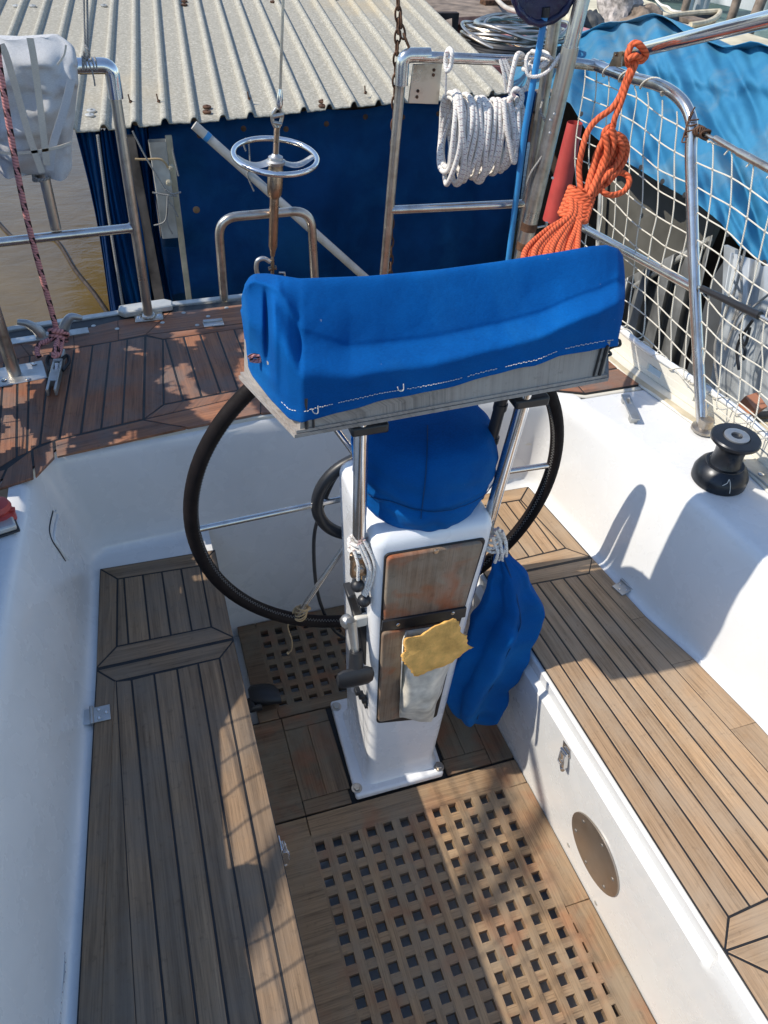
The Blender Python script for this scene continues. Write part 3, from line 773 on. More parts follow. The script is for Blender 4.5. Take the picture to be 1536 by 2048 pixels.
# slatted step on the aft wall of the cockpit
stp = tag(bpy.data.objects.new('aft_step', None)); scene.collection.objects.link(stp); stp.parent = boat; stp.location = (.4, .55, .5)
for k in range(5):
    a = ony(880, 906+k*12.5, .683); b = ony(1043, 893+k*10.5, .683)
    m = MB(); a.y = b.y = .678; m.plank(a+V((0, 0, .008)), b+V((0, 0, .008)), b-V((0, 0, .009)), a-V((0, 0, .009)), .0008, .012)
    m.build('slat', 'box_wood', stp, bevel=.001, seg=1)
screw(boat, ony(1043, 897, .675), .009, (0, -1, 0), 'steel_old', 'drain_fitting', .005)

# starboard toe rail: perforated aluminium with slots
rail = tag(bpy.data.objects.new('toe_rail', None)); scene.collection.objects.link(rail); rail.parent = boat; rail.location = (.85, 0, .6)
def x_rail(y): return x_toe(y)+.045
m = MB(); ys_ = [1.22, .95, .80, .69, .55, .38, .2, 0, -.3, -.8]
slots = [(.63, .035), (.47, .035), (.79, .035), (.31, .03)]
# base flange and upright web built from short pieces so the slots are real openings
def webpiece(ya, yb, za, zb):
    rows = []
    k = max(2, int(abs(yb-ya)/.05))
    for i in range(k+1):
        y = lerp(ya, yb, i/k); x = x_rail(y)
        rows.append([(x, y, za), (x, y, zb), (x+.006, y, zb), (x+.006, y, za), (x, y, za)])
    m.grid(rows); m.add(rows[0][:4], [(0, 1, 2, 3)]); m.add(rows[-1][:4], [(0, 1, 2, 3)])
webpiece(1.2, -.8, .728, .742); webpiece(1.2, -.8, .762, .782)
cuts = sorted([s[0] for s in slots], reverse=True); y = 1.2
for c_ in cuts: webpiece(y, c_+.024, .742, .762); y = c_-.024
webpiece(y, -.8, .742, .762)
rows = [[(x_toe(y)-.004, y, .7215), (x_toe(y)-.003, y, .7265), (x_rail(y)+.05, y, .727), (x_rail(y)+.06, y, .72)] for y in ys_]
m.grid(rows); m.build('rail_web', 'gel_old', rail, bevel=.001)
m = MB(); m.grid([[(x_toe(y)-.001+.004*math.sin(y*37), y, .7268), (x_toe(y)+.010, y, .7285), (x_toe(y)+.018, y, .7266)] for y in np.linspace(1.1, -.8, 40)]); m.build('sealant_bead', 'beige', rail)
m = MB(); m.tube(smooth_path([V((x_rail(y)+.003, y, .791)) for y in ys_], 4), .0085, 12); m.build('rail_tube', 'gel', rail)

# ================================================================ steering pedestal
ped = thing('steering_pedestal', 'white steering pedestal with a worn wooden door, bolted to the cockpit floor', 'pedestal', (.25, .21, 0))
m = MB(); m.prism([(.122, .072, 0), (.352, .072, 0), (.372, .352, 0), (.131, .354, 0)], .001, .024)
m.build('base_plate', 'gel_ped', ped, bevel=.007, seg=3)
for q in ((714, 1578), (878, 1535), (673, 1415)): bolt(ped, onz(*q, .024)+V((.0, .002, 0)))
bolt(ped, V((.352, .332, .024)))
secs = []      # rounded-rectangle sections: z, x0, x1, y0, y1, corner radius
for z, x0, x1, y0, y1, r in ((.020, .148, .350, .088, .322, .026), (.034, .158, .340, .099, .312, .022), (.06, .161, .337, .103, .309, .020), (.30, .156, .349, .103, .322, .019), (.60, .147, .361, .101, .334, .019), (.80, .139, .373, .099, .343, .021), (.838, .138, .374, .099, .344, .022), (.850, .140, .372, .101, .342, .024), (.859, .146, .366, .107, .336, .026), (.8635, .158, .354, .119, .324, .028), (.8645, .20, .31, .17, .28, .02)):
    ring = []
    for cx, cy, a0 in ((x1-r, y1-r, 0), (x0+r, y1-r, 90), (x0+r, y0+r, 180), (x1-r, y0+r, 270)):
        for k in range(7):
            a = math.radians(a0+90*k/6); ring.append((cx+r*math.cos(a), cy+r*math.sin(a), z))
    secs.append(ring)
m = MB(); m.grid(secs, close=True); m.add(secs[-1], [tuple(range(28))]); m.build('column', 'gel_ped', ped, angle=60)
def face(px, d=0): p = ony(*px, .1); y = lerp(.104, .099, (p.z-.3)/.5); return ony(*px, y-d)
def panel(name, pxs, d0, d1, mat, bev=.002, lab=None, r=.012):
    P = [face(q, d0) for q in pxs]
    # round the corners
    out = []
    n = len(P)
    for i in range(n):
        a = P[i-1]; b = P[i]; c = P[(i+1) % n]; ra = min(r, (a-b).length*.4, (c-b).length*.4)
        A = b+(a-b).normalized()*ra; B = b+(c-b).normalized()*ra
        for k in range(5): t = k/4; out.append(A*(1-t)**2+b*2*t*(1-t)+B*t*t)
    m = MB(); nn = len(out)
    vs = [p for p in out]+[p+V((0, -(d1-d0), 0)) for p in out]
    u0 = random.random()*9
    fs = [tuple(range(nn, 2*nn))]+[(i, (i+1) % nn, nn+(i+1) % nn, nn+i) for i in range(nn)]
    m.add(vs, fs, [[(vs[k].z+u0, vs[k].x) for k in f] for f in fs])
    o = m.build(name, mat, ped, bevel=bev, seg=2)
    if lab: o['label'] = lab
    return o
panel('door_seal', [(768, 1106), (971, 1073), (913, 1262), (872, 1432), (752, 1444), (760, 1250)], -.001, .0035, 'caulk', .001)
d1 = panel('door', [(773, 1111), (965, 1079), (923, 1222), (765, 1242)], .0035, .011, 'door', .003, 'upper door of patchy worn varnish')
panel('door', [(763, 1262), (916, 1240), (868, 1418), (755, 1441)], .0035, .010, 'door', .003, 'lower door, red-brown and scraped')
screw(d1, face((872, 1102), .011), .0055, (0, -1, 0), 'bronze', h=.003)
st = panel('hinge_strip', [(764, 1240), (932, 1212), (929, 1231), (762, 1260)], .011, .016, 'black', .001, r=.002)
screw(st, face((796, 1249), .016), .0045, (0, -1, 0), 'steel'); screw(st, face((905, 1226), .016), .0045, (0, -1, 0), 'steel')
screw(ped, V((.1395, .14, face((755, 1180)).z)), .0045, (-1, 0, 0), 'steel')

# guard tubes
gl0, gl1 = ony(718, 1100, .135), ony(722, 850, .135)
gr0, gr1 = ony(975, 1052, .135), ony(1047, 796, .135)
gd = (gr0-gr1).normalized(); gld = (gl0-gl1).normalized()
m = MB(); m.tube([gl1+V((0, 0, .03)), gl0, gl0+gld*.10], .0122, 24); m.build('guard_tube', 'chrome', ped)
m = MB(); m.tube([gr1+V((.004, 0, .03)), gr0, gr0+gd*.75+V((0, .0, 0))], .0122, 24); m.build('guard_tube', 'chrome', ped)
hb = gr0+V((-.018, .03, 0)); 
m = MB(); m.tube([gr1+V((-.026, .02, .02)), hb+V((-.004, 0, 0)), hb+gd*.40+V((0, .01, 0))], .0105, 14)
for t in (.15, .38, .6, .8): 
    c = (gr1+V((-.026, .02, .02))).lerp(hb, t); m.tube([c+gd*-.006, c+gd*.006], .0122, 14)
m.build('wiring_conduit', 'black', ped)
for (g, dx) in ((gl1, .012), (gr1, .012)):
    m = MB(); m.box(g+V((dx, .004, -.004)), (.062, .036, .018)); m.build('guard_clamp', 'black', ped, bevel=.004, seg=2)
c = gl0+gld*.02+V((.004, -.010, 0)); lug = ony(717, 1132, .118)
m = MB(); m.box(lug, (.030, .012, .046)); m.tube([lug+V((-.012, 0, .02)), lug+V((-.012, 0, .035))], .006, 10); o = m.build('guard_bracket', 'bronze', ped, bevel=.004, seg=2)
m = MB(); m.lathe([(.011, 0), (.011, .002), (.0075, .002), (.0075, .006), (.006, .008)], lug+V((0, -.006, 0)), 6, (0, -1, 0)); m.build('bolt', 'steel_old', o, angle=20)

# engine control
ec = ony(700, 1240, .15)
m = MB()
bx = [ony(*q, .16) for q in ((690, 1180), (706, 1176), (735, 1250), (736, 1320), (722, 1316), (712, 1250))]
m.prism([p+V((0, 0, 0)) for p in bx], -.02, .02, axis=(0, 1, 0)); m.build('control_housing', 'black', ped, bevel=.004)
m = MB(); m.lathe([(.015, 0), (.016, .008), (.013, .016), (.008, .019)], ony(700, 1240, .15), 20, (-1, -.4, 0))
m.tube([ony(703, 1240, .135), ony(710, 1295, .115), ony(713, 1318, .105)], [.011, .008, .008], 12); m.build('control_lever', 'alu', ped)
m = MB(); a, b = ony(672, 1362, .088), ony(748, 1347, .088)
m.tube([ony(712, 1302, .11), ony(712, 1350, .092)], [.0135, .0165], 12)
rows = []
for t, k in ((0, .2), (.05, .75), (.18, 1), (.5, 1.05), (.82, 1), (.95, .75), (1, .2)):
    c = a.lerp(b, t); ring = []
    for i in range(14):
        an = 2*math.pi*i/14; ring.append(c+V((0, .012*math.cos(an)*k, 0))+V((.0, 0, .027*math.sin(an)*k)))
    rows.append(ring)
m.grid(rows, close=True); m.build('lever_handle', 'black', ped)
m = MB(); m.box(ony(722, 1240, .138), (.028, .014, .030)); m.build('tape_wrap', 'stitch', ped, bevel=.004)
m = MB()
for k, q in enumerate(((715, 1382), (722, 1390), (728, 1398), (733, 1408))): m.box(ony(*q, .13), (.012, .016, .014))
m.build('cable_clamp', 'black', ped, bevel=.002)

# cord with stopper balls on the port guard tube
cb = thing('toggle_cord', 'white flecked cord knotted round the left guard tube with two black balls', 'cord', tuple(gl0))
m = MB(); pts = []
for k in range(80):
    t = k/79; a = t*2*math.pi*6; c = gl0.lerp(gl0+gld*-.0, 0)+V((0, 0, lerp(.026, -.010, t)))+gld*0
    pts.append(c+V((math.cos(a)*(.0165+.003*math.sin(a*2.3+t*9)), math.sin(a)*(.0165+.002*math.cos(a*1.7)), .004*math.sin(a*.5))))
m.tube(pts, .0036, 8)
for qs in (((726, 1098), (740, 1130), (738, 1165), (728, 1190)), ((733, 1092), (748, 1125), (743, 1165), (731, 1192)), ((722, 1100), (736, 1140), (731, 1170), (726, 1188)), ((712, 1112), (716, 1130), (716, 1150), (716, 1160))):
    P = [ony(*q, .105) for q in qs]; P[0].y = .12; m.tube(smooth_path(P, 8), .0030, 8)
m.build('cord', 'rope_w', cb)
for q in ((715, 1171), (728, 1201)):
    m = MB(); c = ony(*q, .108); m.lathe([(.0132*math.sin(math.pi*k/12), -.0132*math.cos(math.pi*k/12)) for k in range(13)], c, 20, cap=False); m.build('stopper_ball', 'black', cb, angle=80)

# vinyl pouch on the door and the sponge lying over it
pc = thing('pouch', 'stained white vinyl pouch fixed to the lower wooden door', 'pouch', tuple(face((850, 1350), .02)))
def fgrid(corner, nu, nv, fn):
    rows = []
    for j in range(nv+1):
        r = []
        for i in range(nu+1):
            u, v = i/nu, j/nv
            x = (1-v)*((1-u)*corner[0][0]+u*corner[1][0])+v*((1-u)*corner[3][0]+u*corner[2][0])
            y = (1-v)*((1-u)*corner[0][1]+u*corner[1][1])+v*((1-u)*corner[3][1]+u*corner[2][1])
            r.append(fn(u, v, x, y))
        rows.append(r)
    return rows
def nz(p, s, a=1.): return a*mnoise.noise(V(p)*s)
m = MB()
FC = [(806, 1282), (922, 1262), (862, 1446), (798, 1436)]
def pf(u, v, x, y):
    d = .050*(1-(2*u-1)**6*.9)*(1-max(0, v-.86)/.14*.75); d = max(d, .012)
    p = face((x, y), d); return p+V((nz(p, 30, .004), nz(p, 24, .007)*(1-v*.3), 0))
m.grid(fgrid(FC, 22, 26, pf)); o = m.build('pouch_front', 'pouch', pc, solid=.002, sub=1)
m = MB(); m.grid(fgrid([(812, 1262), (917, 1246), (917, 1300), (808, 1320)], 6, 6, lambda u, v, x, y: face((x, y), .0125+.001*v))); m.build('pouch_back', 'pouch', pc, solid=.002)
m = MB(); L = smooth_path([face((813, 1262), .014), face((806, 1280), .03), face((806, 1290), .05)], 4); L2 = [face((800+k*.5, 1436-k*1.), .013) for k in range(len(L))]
m.grid([L, [p.lerp(face((799, 1436), .014), .5) for p in L], [p.lerp(face((799, 1436), .014), .98) for p in L]]); m.build('pouch_side', 'pouch', pc, solid=.002)
m = MB()
outl = [(808, 1277), (840, 1270), (870, 1250), (905, 1238), (915, 1240), (922, 1262), (932, 1272), (938, 1290), (946, 1296), (930, 1303), (905, 1325), (870, 1338), (842, 1350), (828, 1352), (818, 1336), (806, 1325), (803, 1308), (810, 1300)]
cx = sum(q[0] for q in outl)/len(outl); cy = sum(q[1] for q in outl)/len(outl)
rings = []
OP = smooth_path([V((q[0], q[1], 0)) for q in outl], 4, True)
def sd_(px, py):
    t = ((py-1240)-(.18*(px-860)*-1))/100; return lerp(.050, .066, min(max(t, 0), 1))
for lay, (sc, dd) in enumerate([(1., 0), (1.0, .004), (.98, .0075)]+[(.94*(1-k/17), .0090) for k in range(17)]+[(.002, .009)]):
    ring = []
    for i, q in enumerate(OP):
        k = sc*(1+.022*math.sin(i*2.7)+.018*math.sin(i*5.3)+.01*math.sin(i*1.1)) if lay < 3 else sc
        px, py = cx+(q.x-cx)*k, cy+(q.y-cy)*k
        p = face((px, py), sd_(px, py)+dd); n_ = nz(p, 18, .0016)+nz(p, 110, .0008)+nz(p, 320, .0007)
        ring.append(p+V((0, -n_ if lay > 1 else 0, n_*.5 if lay > 1 else 0)))
    rings.append(ring)
m.grid(rings, close=True); m.add(rings[0], [tuple(reversed(range(len(OP))))])
tag(m.build('sponge', 'sponge', angle=70), 'ragged yellow chamois sponge lying over the mouth of the white pouch', 'sponge')

# compass under its blue hood
cc = V((.262, .212, .852))
def wob(t, h):
    x_, y_ = math.cos(t), math.sin(t)
    return .018*math.sin(3*t+1.1+h*20)+.045*(1-2*abs(mnoise.noise(V((x_*1.3, y_*1.3, h*26+x_*.8)))))-.02+.03*mnoise.noise(V((x_*3.2, y_*3.2, h*20)))+.02*mnoise.noise(V((x_*6, y_*6, h*45)))+.05*max(0, 1-h/.075)*(1-2*abs(mnoise.noise(V((x_*3.5+h*14, y_*3.5, 7)))))+(.03*math.sin(t*5+2) if h < .03 else 0)
m = MB(); prof0 = [(.098, .003), (.104, .004), (.112, .016), (.121, .034), (.124, .055), (.121, .066), (.127, .076), (.129, .092), (.130, .115), (.128, .138), (.122, .158), (.108, .174), (.080, .184), (.04, .188), (.001, .189)]
prof = []
for k in range(len(prof0)-1):
    for f in (0, .5): prof.append((lerp(prof0[k][0], prof0[k+1][0], f), lerp(prof0[k][1], prof0[k+1][1], f)))
prof.append(prof0[-1])
m.lathe(prof, cc, 96, wob=wob, cap=False)
hood = thing('compass_hood', 'round blue canvas hood over the compass, under the instrument box', 'cover', tuple(cc))
m.build('hood', 'blue', hood, angle=80, sub=1)
m = MB()
for a0 in (math.radians(250), math.radians(20), math.radians(140)):
    m.tube([cc+V(((r+.0012)*(1+wob(a0, h))*math.cos(a0), (r+.0012)*(1+wob(a0, h))*math.sin(a0), h)) for r, h in prof[8:-2]], .0011, 5)
m.tube([cc+V(((.1285)*(1+wob(a, .075))*math.cos(a), .1285*(1+wob(a, .075))*math.sin(a), .072+.004*math.sin(a*2))) for a in np.linspace(0, 6.283, 80)], .0010, 5)
m.build('seam_stitching', 'blue_dark', hood)

# ================================================================ steering wheel
WC = V((.2415, .345, .746)); WR = .3965
wh = thing('helm_wheel', 'large steering wheel with a black leather rim and thin steel spokes behind the pedestal', 'wheel', tuple(WC))
def wpt(a, r=WR, dy=0): return WC+V((r*math.cos(a), dy, r*math.sin(a)))
m = MB(); m.tube([wpt(2*math.pi*k/120) for k in range(120)], .0148, 16, closed=True, ref=(0, 1, 0)); rim = m.build('rim', 'leather', wh)
m = MB(); pts = []
for k in range(640):
    a = 2*math.pi*k/640; z_ = (-1)**k*.0048; rr = WR-.0178*math.cos(.35+z_*20)-.0006; 
    pts.append(wpt(a, WR-.0125+z_*.4, -.0084-z_*.45))
m.tube(pts, .0005, 4, closed=True, ref=(0, 1, 0)); m.build('stitching', 'rope_g', rim)
for k in range(6):
    a = math.radians(60*k+1.5*(k == 3)); m = MB(); m.tube([WC+V((.03*math.cos(a), 0.01, .03*math.sin(a))), wpt(a, WR-.012)], .0068, 14); m.build('spoke', 'steel', wh)
m = MB(); m.lathe([(.02, -.06), (.045, -.05), (.05, -.012), (.05, .012), (.03, .03), (.001, .033)], WC, 32, (0, 1, 0)); m.build('hub', 'steel', wh)
m = MB(); c = WC+V((-.035, .005, -.005)); m.tube([c+V((.108*math.cos(a), 0, .108*math.sin(a))) for a in np.linspace(0, 2*math.pi, 60, endpoint=False)], .013, 12, closed=True, ref=(0, 1, 0)); m.build('brake_ring', 'black', wh)
m = MB(); P = [ony(*q, .36) for q in ((692, 925), (668, 960), (648, 1005), (630, 1060), (628, 1120), (634, 1180), (648, 1225), (668, 1260), (692, 1278))]
m.tube(smooth_path(P, 6), .0042, 8); tag(m.build('control_cable', 'black'), 'thin black cable hanging from the hub to the engine lever', 'cable')
# twine whipping on the lower spoke, and its dangling end
sp = wpt(math.radians(240), WR-.030); m = MB()
for k in range(5): m.tube([sp+V((.016*math.cos(t)+.0025*(k-2), .016*math.sin(t)*.9-.002, .010*math.sin(t+k*.9)+.004*(k-2))) for t in np.linspace(0, 2*math.pi, 18, endpoint=False)], .0018, 6, closed=True)
P = [ony(*q, .36) for q in ((580, 1232), (576, 1255), (584, 1280), (583, 1300), (576, 1306))]; m.tube(smooth_path(P, 5), .0014, 6)
m.lathe([(.004*math.sin(math.pi*k/6), -.004*math.cos(math.pi*k/6)) for k in range(7)], P[-1], 8, cap=False)
tag(m.build('twine_lashing', 'twine'), 'tan twine wound on the lower left wheel spoke, one knotted end dangling', 'twine')

# black rubber foot on the aft grating
m = MB(); rows = []
for (px, py, hw, z) in ((498, 1390, .020, .03), (505, 1388, .030, .036), (530, 1386, .032, .040), (550, 1386, .030, .038), (560, 1390, .020, .03)):
    c = onz(px, py, .03); rows.append([c+V((0, hw*math.cos(a), (z-.012)*math.sin(a)*.8-.005)) for a in np.linspace(0, 2*math.pi, 16, endpoint=False)])
m.grid(rows, close=True); m.add(rows[0], [tuple(range(16))]); m.add(rows[-1], [tuple(reversed(range(16)))])
m.tube([onz(500, 1400, .02), onz(506, 1418, .02), onz(520, 1412, .015)], .012, 10)
tag(m.build('pump_foot', 'black'), 'black rubber pump foot on the small grating beside the port seat', 'pump')

# ================================================================ instrument box and its canvas cover
ib_ = thing('instrument_box', 'weathered grey wooden instrument box on the pedestal guard, under blue canvas', 'box', (.25, .13, 1.16))
bA, bB = ony(600, 862, .055), ony(1207, 752, .055)
zt = lambda t: lerp(1.156, 1.180, t)
bk = .225
F = [bA, bB, V((bB.x+.10, bk, bB.z-.004)), V((bA.x-.048, bk, bA.z-.004))]
def ringz(dz, ex=0):
    c = sum(F, V())/4
    return [p+(p-c).normalized()*ex+V((0, 0, dz)) for p in F]
m = MB()
r0, r1 = ringz(.0, .0), ringz(.06, -.004)
def quad(m, a, b, c, d):
    u0 = random.random()*9
    m.add([a, b, c, d], [(0, 1, 2, 3)], [[(u0+(q-a).dot((b-a).normalized()), (q-a).length*.7+u0) for q in (a, b, c, d)]])
for i in range(4): quad(m, r0[i], r0[(i+1) % 4], r1[(i+1) % 4], r1[i])
quad(m, r0[3], r0[2], r0[1], r0[0]); quad(m, *r1)
m.build('case', 'box_wood', ib_, smooth=False)
for dz, ex, h in ((-.009, .009, .006), (-.002, .006, .005)):
    m = MB(); a = ringz(dz, ex); b = ringz(dz+h, ex)
    for i in range(4): quad(m, a[i], a[(i+1) % 4], b[(i+1) % 4], b[i])
    quad(m, a[3], a[2], a[1], a[0]); quad(m, *b); m.build('rim_moulding', 'box_wood', ib_, smooth=False)
e = ringz(0, .003)
for i in (0, 1):
    m = MB(); p = e[i]; m.tube([p+V((-.012 if i else .012, -.0005, .004)), p+V((-.012 if i else .012, -.0005, .055))], .0028, 6); m.tube([p+V((-.022 if i else .022, -.0005, .004)), p+V((-.022 if i else .022, -.0005, .055))], .0018, 6); m.build('corner_bead', 'black', ib_)
# cover: sections along x from port end to starboard end
cov = thing('canvas_cover', 'royal blue canvas cover draped over the instrument box, stitched hem in front', 'cover', (.25, .13, 1.16))
def rn(x, y, z): return 1-2*abs(mnoise.noise(V((x, y, z))))
TOPL = [(495, 562), (500, 552), (510, 547), (535, 546), (600, 556), (740, 551), (880, 538), (1000, 522), (1120, 503), (1180, 492), (1215, 489), (1236, 496), (1247, 512)]
BOTL = [(503, 750), (540, 798), (578, 838), (604, 846), (624, 838), (751, 806), (859, 784), (979, 751), (1069, 733), (1117, 713), (1159, 703), (1200, 697), (1238, 692)]
V0 = [(495, .05), (560, .12), (600, .34), (700, .50), (850, .53), (1000, .53), (1100, .49), (1200, .40), (1245, .28)]
ENDY = [(495, .150), (512, .128), (528, .105), (540, .085), (552, .055), (575, .022), (605, 0), (1200, 0), (1236, .012), (1250, .03)]
UT = [0, .008, .02, .05, .13, .31, .49, .65, .80, .885, .94, .975, 1]
UB = [0, .05, .10, .135, .16, .34, .48, .64, .76, .825, .88, .94, 1]
NS_, NV_ = 150, 60
def cov_pt(u, v):
    a = (pw([(q, p[0]) for q, p in zip(UT, TOPL)], u), pw([(q, p[1]) for q, p in zip(UT, TOPL)], u))
    b = (pw([(q, p[0]) for q, p in zip(UB, BOTL)], u), pw([(q, p[1]) for q, p in zip(UB, BOTL)], u))
    # the port edge hangs straight down, then tucks under to the box
    vv = v
    if u < .2: k = 1-u/.2; px = lerp(a[0], b[0], v**(1+1.6*k)); 
    else: px = lerp(a[0], b[0], v)
    if u > .93: px += 9*(u-.93)/.07*math.sin(math.pi*min(1, v*1.1))
    py = lerp(a[1], b[1], v)
    v0 = pw(V0, px); vw = .27+.14*max(0, 1-(px-560)/140)
    t = min(1, max(0, (v-v0)/vw)); t = t*t*(3-2*t)
    rtop = math.exp(-(v/.03))*.006
    Y = lerp(lerp(.138, .098, min(1, v/max(v0, .05))), .049, t)+rtop
    e = pw(ENDY, px); Y += e*lerp(.40, 1, min(1, v*1.3))
    g = math.exp(-((px-533-6*v)/(2.5+6*v))**2)*math.sin(math.pi*min(1, max(0, (v-.10)/.72)))**.7; Y += .026*g
    Y -= .012*math.exp(-((px-545-7*v)/7)**2)*min(1, max(0, (v-.14)/.1))*min(1, max(0, (.9-v)/.1))
    P = ony(px, py, Y)
    x, z = P.x, P.z
    edge = math.exp(-((px-495)/90)**2)+.8*math.exp(-((1250-px)/60)**2)
    wv = rn(x*4+z*5, z*8-x*2.2, 1.3)*.8+rn(x*13-z*11, z*12, 5)*.35+mnoise.noise(V((x*30, z*34, 3)))*.22
    Y += .0042*wv*(.6+1.0*edge)*min(1, (1-v)*8+.25)
    Y += .005*math.exp(-((px-597-(v-.5)*14)/5)**2)*math.exp(-((v-.45)/.16)**2)
    Y += .004*math.sin(x*46)*math.exp(-((v-.80)/.12)**2)*min(1, edge+.35)
    return ony(px, py+(1.8*math.sin(x*33)+.9*math.sin(x*91))*max(0, v-.9)*10*(1 if px > 620 else 0), Y)
grid_ = []
for j in range(NV_+1):
    grid_.append([cov_pt(i/NS_, j/NV_) for i in range(NS_+1)])
def backed(p, dy, dz): return V((p.x, min(.246, p.y+dy), p.z+dz))
rows = [[backed(p, dy, 0)-V((0, 0, (p.z-1.175)*f)) for p in grid_[0]] for dy, f in ((.14, 1.), (.13, .85), (.125, .70), (.10, .55), (.065, .36), (.035, .19), (.012, .055))]+grid_
out = []
for r in rows:
    p = r[-1]; L0 = r[0]
    hi = min(1, max(0, (p.z-1.25)/.08)); hl = min(1, max(0, (L0.z-1.25)/.06))
    def yy(d): return min(.246, p.y+d)
    out.append([V((L0.x+.004, .252, L0.z-.002-hl*.75*(.252-L0.y))), V((L0.x-.001, max(.236, L0.y), L0.z-hl*.75*(.236-min(.236, L0.y))))]+r+[V((p.x+.005, yy(.03), p.z-hi*.62*(yy(.03)-p.y))), V((p.x+.008, yy(.07), p.z-hi*.62*(yy(.07)-p.y))), V((p.x+.004, .25, p.z-hi*.7*(.25-p.y)))])
m = MB(); m.grid(out); m.build('canvas', 'blue', cov, sub=1, angle=180, solid=.0012)
m = MB()     # running stitch along the hem
P = [cov_pt(i/NS_, .935-.012*math.sin(i*.05))+V((0, -.0016, 0)) for i in range(12, NS_-2)]
P = smooth_path(P, 3)
for k in range(0, len(P)-3, 3):
    if mnoise.noise(V((k*.07, 0, 0))) > -.25: m.tube([p+V((0, 0, .0006*math.sin(k))) for p in P[k:k+3]], .0006, 4)
for x_ in (624, 795): m.tube(smooth_path([ony(*q, .0435) for q in ((x_, 818 if x_ < 700 else 774), (x_+4, 826 if x_ < 700 else 782), (x_+12, 826 if x_ < 700 else 780), (x_+12, 812 if x_ < 700 else 768))], 5), .0007, 5)
m.build('hem_stitching', 'stitch', cov)
m = MB(); k0 = ony(500, 714, .19); m.tube(smooth_path([ony(*q, .165) for q in ((497, 716), (508, 711), (524, 716), (516, 722), (500, 720))], 5), .0034, 7); m.build('drawcord', 'rope_p', cov)
m = MB(); m.tube(smooth_path([ony(*q, .07) for q in ((1225, 682), (1238, 680), (1240, 690), (1226, 694), (1216, 700), (1222, 708), (1214, 712))], 5), .0022, 7); tag(m.build('drawcord', 'black', cov), 'black drawcord end')

# ================================================================ blue drawstring bag hanging on the starboard guard tube
bag = thing('drawstring_bag', 'blue canvas drawstring bag hanging from the right guard tube by white cord', 'bag', tuple(ony(985, 1260, .13)))
secs = [(1092, 997, 1006), (1106, 990, 1012), (1122, 984, 1030), (1145, 979, 1048), (1175, 972, 1064), (1210, 962, 1077), (1235, 948, 1072), (1262, 938, 1060), (1300, 922, 1044), (1335, 906, 1030), (1365, 895, 1012), (1395, 891, 1000), (1418, 899, 989), (1432, 912, 975), (1441, 935, 956)]
rows = []
for j, (py, xl, xr) in enumerate(secs):
    a, b = ony(xl, py, .125), ony(xr, py, .125); c = (a+b)/2; hw = (b-a).length/2; ring = []
    for k in range(40):
        t = 2*math.pi*k/40; s = j/len(secs)
        fold = 1+.36*(1-2*abs(math.sin(2.5*t+.9+s*1.3)))*(1-.35*s)*min(1, s*3+.3)+.12*math.sin(4*t+1.2+s*3.4)*s+.13*(1-2*abs(mnoise.noise(V((math.cos(t)*1.6+s*1.5, math.sin(t)*1.6, s*3.4)))))*(1.1-.5*s)+.07*math.sin(11*t+s*4)*max(0, 1-s*1.6)-.05
        ring.append(c+V((math.cos(t)*hw*(1 if abs(math.cos(t)) > .9 else min(1.02, fold)), math.sin(t)*hw*.62*fold, math.cos(t)*(b-a).z/2+.004*math.sin(5*t+s*5))))
    rows.append(ring)
m = MB(); rr = []
for k in range(len(rows)-1):
    for f in (0, .34, .67):
        rr.append([p.lerp(q, f)+V((.5, -1, .4))*.0095*(mnoise.noise(V((p.lerp(q, f).x*22, p.lerp(q, f).z*26, p.lerp(q, f).y*20)))+.6*(1-2*abs(mnoise.noise(V((p.lerp(q, f).x*13+p.lerp(q, f).z*8, p.lerp(q, f).z*15, 4))))))*(1 if k > 1 else .3) for p, q in zip(rows[k], rows[k+1])])
rr.append(rows[-1]); m.grid(rr, close=True); m.add(rows[-1], [tuple(range(40))]); m.build('bag_body', 'blue', bag, sub=1, angle=180)
m = MB(); m.tube(smooth_path([ony(1000, 1096, .118)]+[r[30]*1.0+V((0, -.0015, 0)) for r in rows[3:-2]], 4), .0016, 6); m.build('bag_seam', 'blue_dark', bag)
m = MB()
for qs in (((990, 1060), (1000, 1082), (1004, 1108), (1006, 1128)), ((1004, 1062), (1012, 1085), (1010, 1100), (998, 1120)), ((985, 1072), (990, 1090), (996, 1105), (990, 1125)), ((996, 1056), (1008, 1076), (1013, 1096), (1012, 1112))):
    m.tube(smooth_path([ony(*q, .112+.006*(k % 2)) for k, q in enumerate(qs)], 6), .0032, 8)
gc = ony(986, 1078, .135)
for k in range(4): m.tube([gc+V((0, 0, .010*(k-1.5)))+V((.0165*math.cos(a), .0165*math.sin(a), .005*math.sin(a+k))) for a in np.linspace(0, 2*math.pi, 20, endpoint=False)], .0030, 8, closed=True)
m.build('lashing', 'rope_w', bag)

# ================================================================ deck fittings
# starboard winch
def onray_z(px, z): return onz(px[0], px[1], z)
wb = onz(1436, 958, ZD+.002); wn = thing('winch', 'black sheet winch standing on the white coaming', 'winch', tuple(wb))
m = MB(); m.lathe([(.060, 0), (.0605, .004), (.0605, .020), (.058, .026), (.052, .038), (.042, .046), (.0415, .049)], wb, 48); m.build('winch_base', 'winch', wn)
m = MB(); m.lathe([(.036, .048), (.033, .055), (.031, .070), (.032, .088), (.037, .100), (.044, .106), (.050, .109)], wb, 48); m.build('drum', 'winch', wn)
m = MB(); m.lathe([(.050, .108), (.053, .111), (.053, .117), (.050, .120), (.030, .121), (.028, .1185)], wb, 48); m.build('top_flange', 'winch', wn)
m = MB(); m.lathe([(.0275, .1180), (.027, .1225), (.022, .1235), (.0125, .1225), (.0115, .108), (.001, .108)], wb, 32); m.build('handle_socket', 'alu', wn, angle=30)
